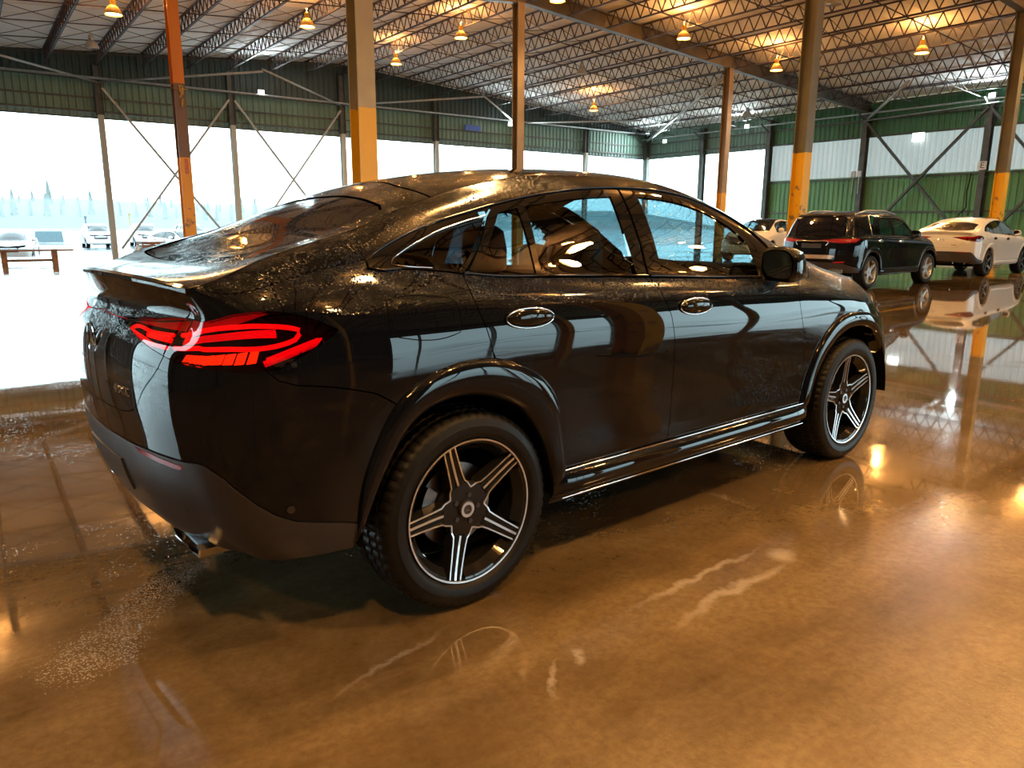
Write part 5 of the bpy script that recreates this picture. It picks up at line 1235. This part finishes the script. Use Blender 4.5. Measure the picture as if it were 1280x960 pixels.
# low bench and junk by the opening
wood=simple('weathered_wood',(.22,.12,.08),.7,noise=.4,nscale=9)
def bench(x,y,L,label):
    t=empty('wooden_bench',(x,y,0),.0); tag(t,label,'bench')
    for k in range(4):
        m=MB(); m.box((0,-.18+.12*k,.475),(L,.10,.05)); m.build('plank',wood,t)
    for sx in (-1,1):
        m=MB(); m.box((sx*L*.28,0,.225),(.16,.40,.45)); m.build('leg',wood,t)
    m=MB(); m.box((0,0,.14),(L*.6,.06,.08)); m.build('stretcher',wood,t)
    return t
bench(.35,27.2,2.6,'low weathered wooden bench on the wet floor at the left edge')
cr=empty('wooden_crate',(5.95,35.7,-.05),.1); tag(cr,'red brown slatted wooden crate behind the coupe\'s tailgate','crate')
for k in range(4):
    for yy in (-.45,.45):
        m=MB(); m.box((0,yy,.10+.14*k),(1.5,.03,.10)); m.build('slat',wood,cr)
    for xx in (-.75,.75):
        m=MB(); m.box((xx,0,.10+.14*k),(.03,.87,.10)); m.build('slat',wood,cr)
for xx in (-.72,.72):
    for yy in (-.42,.42): m=MB(); m.box((xx,yy,.29),(.05,.05,.58)); m.build('corner_post',wood,cr)
V=[];random.seed(3)
bn=MB(); bn.lathe([(0,0),(.20,.02),(.24,.12),(.25,.26),(.22,.38),(.14,.46),(0,.49)],20,c=(5.95,34.7,-.03),axis='Z'); o=bn.build('orange_bag',simple('orange_sack',(.75,.25,.10),.6,noise=.3,nscale=8,bump=.5),smooth=True); tag(o,'rounded orange sack in front of the red brown crate','sack')
sh=MB(); n=14
for i in range(n):
    for j in range(n):
        x=i/(n-1)-.5; y=j/(n-1)-.5; r=math.hypot(x,y); V.append((4.90+x*.4,34.6+y*.5,max(0,.46*(1-2.0*r)+.09*math.sin(9*x+3*y)*math.cos(11*y)+random.uniform(-.03,.03))+.0))
sh.add(V,[(i*n+j,(i+1)*n+j,(i+1)*n+j+1,i*n+j+1) for i in range(n-1) for j in range(n-1)]); o=sh.build('plastic_sheet',simple('crumpled_grey_plastic',(.45,.47,.48),.3,noise=.3,nscale=12),smooth=True); tag(o,'crumpled pale plastic sheet heaped at the gable post foot','sheet')
# fence, barrier and treeline
fe=empty('yard_fence',(0,0,0)); tag(fe,'thin pale steel railing along the far side of the yard','fence')
gm=simple('pale_galvanised_rail',(.45,.47,.47),.5)
for i in range(24):
    x=-14+2.4*i; m=MB(); m.box((x,88,z0+.62),(.08,.08,1.24)); m.build('post',gm,fe)
for z in (1.2,.78): m=MB(); m.bar((-14,88,z0+z),(42,88,z0+z),.06); m.build('rail',gm,fe)
m=MB(); V=[]
m.prism([(-1.2,0),(1.2,0),(1.1,1.0),(-1.1,1.0)],.8,(5.3,83,z0),(1,0,0),(0,0,1),(0,1,0)); o=m.build('skip_bin',simple('grey_green_bin',(.10,.15,.17),.5)); tag(o,'dark grey rubbish skip beside the far railing','skip')
for k,(x,y,h) in enumerate(((8.9,86,1.75),(13.0,86,2.1))):
    m=MB(); m.tube((x,y,z0),(x,y,z0+h+.5),.07,8); m.box((x,y,z0+h+.6),(.22,.22,.28)); o=m.build('bollard_post',simple('yellow_black_post%d'%k,(.30,.24,.10) if k else (.08,.1,.12),.5)); tag(o,['short dark post behind the railing left of the white SUV','post with a yellow top between the two white SUVs'][k],'post')
tm=simple('conifer_green',(.03,.06,.05),.9,noise=.4)
random.seed(5)
src=[]
def conifer(h,seed):
    r=random.Random(seed); m=MB(); m.tube((0,0,0),(0,0,h*.25),.25,6); nl=7
    for k in range(nl):
        zb=h*(.12+.80*k/nl); zt=zb+h*.24; R=h*.11*(1-k/nl)+.4; V=[]; n=11
        for i in range(n):
            a=2*PI*i/n+r.random()*.4; rr=R*(.65+.55*(i%2))*r.uniform(.8,1.1); V.append((rr*math.cos(a),rr*math.sin(a),zb+r.uniform(-.4,.4)))
        V.append((0,0,min(zt,h))); m.add(V,[(i,(i+1)%n,n) for i in range(n)])
    return m
protos=[]
for i in range(5):
    o=conifer(19+.8*i,i).build('conifer',tm); protos.append(o)
idx=0
for row,yy in enumerate((240,256)):
    for i in range(24):
        x=-8+3.7*i+random.uniform(-.5,.5)+row*1.8
        if idx<5: o=protos[idx]
        else: o=protos[random.randrange(5)].copy(); COL.objects.link(o)
        s=random.uniform(.36,.52)*(1.12 if random.random()<.2 else 1)*(1.0 if x<30 else .85); o.location=(x,yy+random.uniform(-2,2),-.5+row*1.2); o.scale=(s,s,s); o.rotation_euler=(0,0,random.random()*6)
        tag(o,'hazy conifer in the forest line beyond the yard','tree','conifers of the misty treeline'); idx+=1
hill=MB(); xs=np.linspace(-160,330,50); V=[]
for x in xs: V+=[(x,225,-.6),(x,262,7.5+1.2*math.sin(x*.05)-.02*max(0,x)),(x,330,9)]
hill.add(V,[(i*3+j,(i+1)*3+j,(i+1)*3+j+1,i*3+j+1) for i in range(len(xs)-1) for j in range(2)]); struct(hill.build('far_hill_1',tm,smooth=True))  # hill added to fill the treeline behind the conifers
# fog beyond the yard
fm=bpy.data.materials.new('fog'); fm.use_nodes=True; nt=fm.node_tree; nt.nodes.clear(); out=N(nt,'ShaderNodeOutputMaterial'); vs=N(nt,'ShaderNodeVolumeScatter',Density=FOGD,Anisotropy=0.0); vs.inputs['Color'].default_value=(.93,.98,1,1); nt.links.new(vs.outputs[0],out.inputs['Volume'])
fg=MB(); fg.box((100,250,18),(700,310,42)); o=fg.build('fog_bank',fm); tag(o,None,None,None,'structure'); 
fm2=fm.copy(); fm2.name='ground_mist'; [n for n in fm2.node_tree.nodes if n.type=='VOLUME_SCATTER'][0].inputs['Density'].default_value=.004
fg=MB(); fg.box((100,200,3.2),(690,55,7)); o=fg.build('fog_bank',fm2); tag(o,None,None,None,'structure')
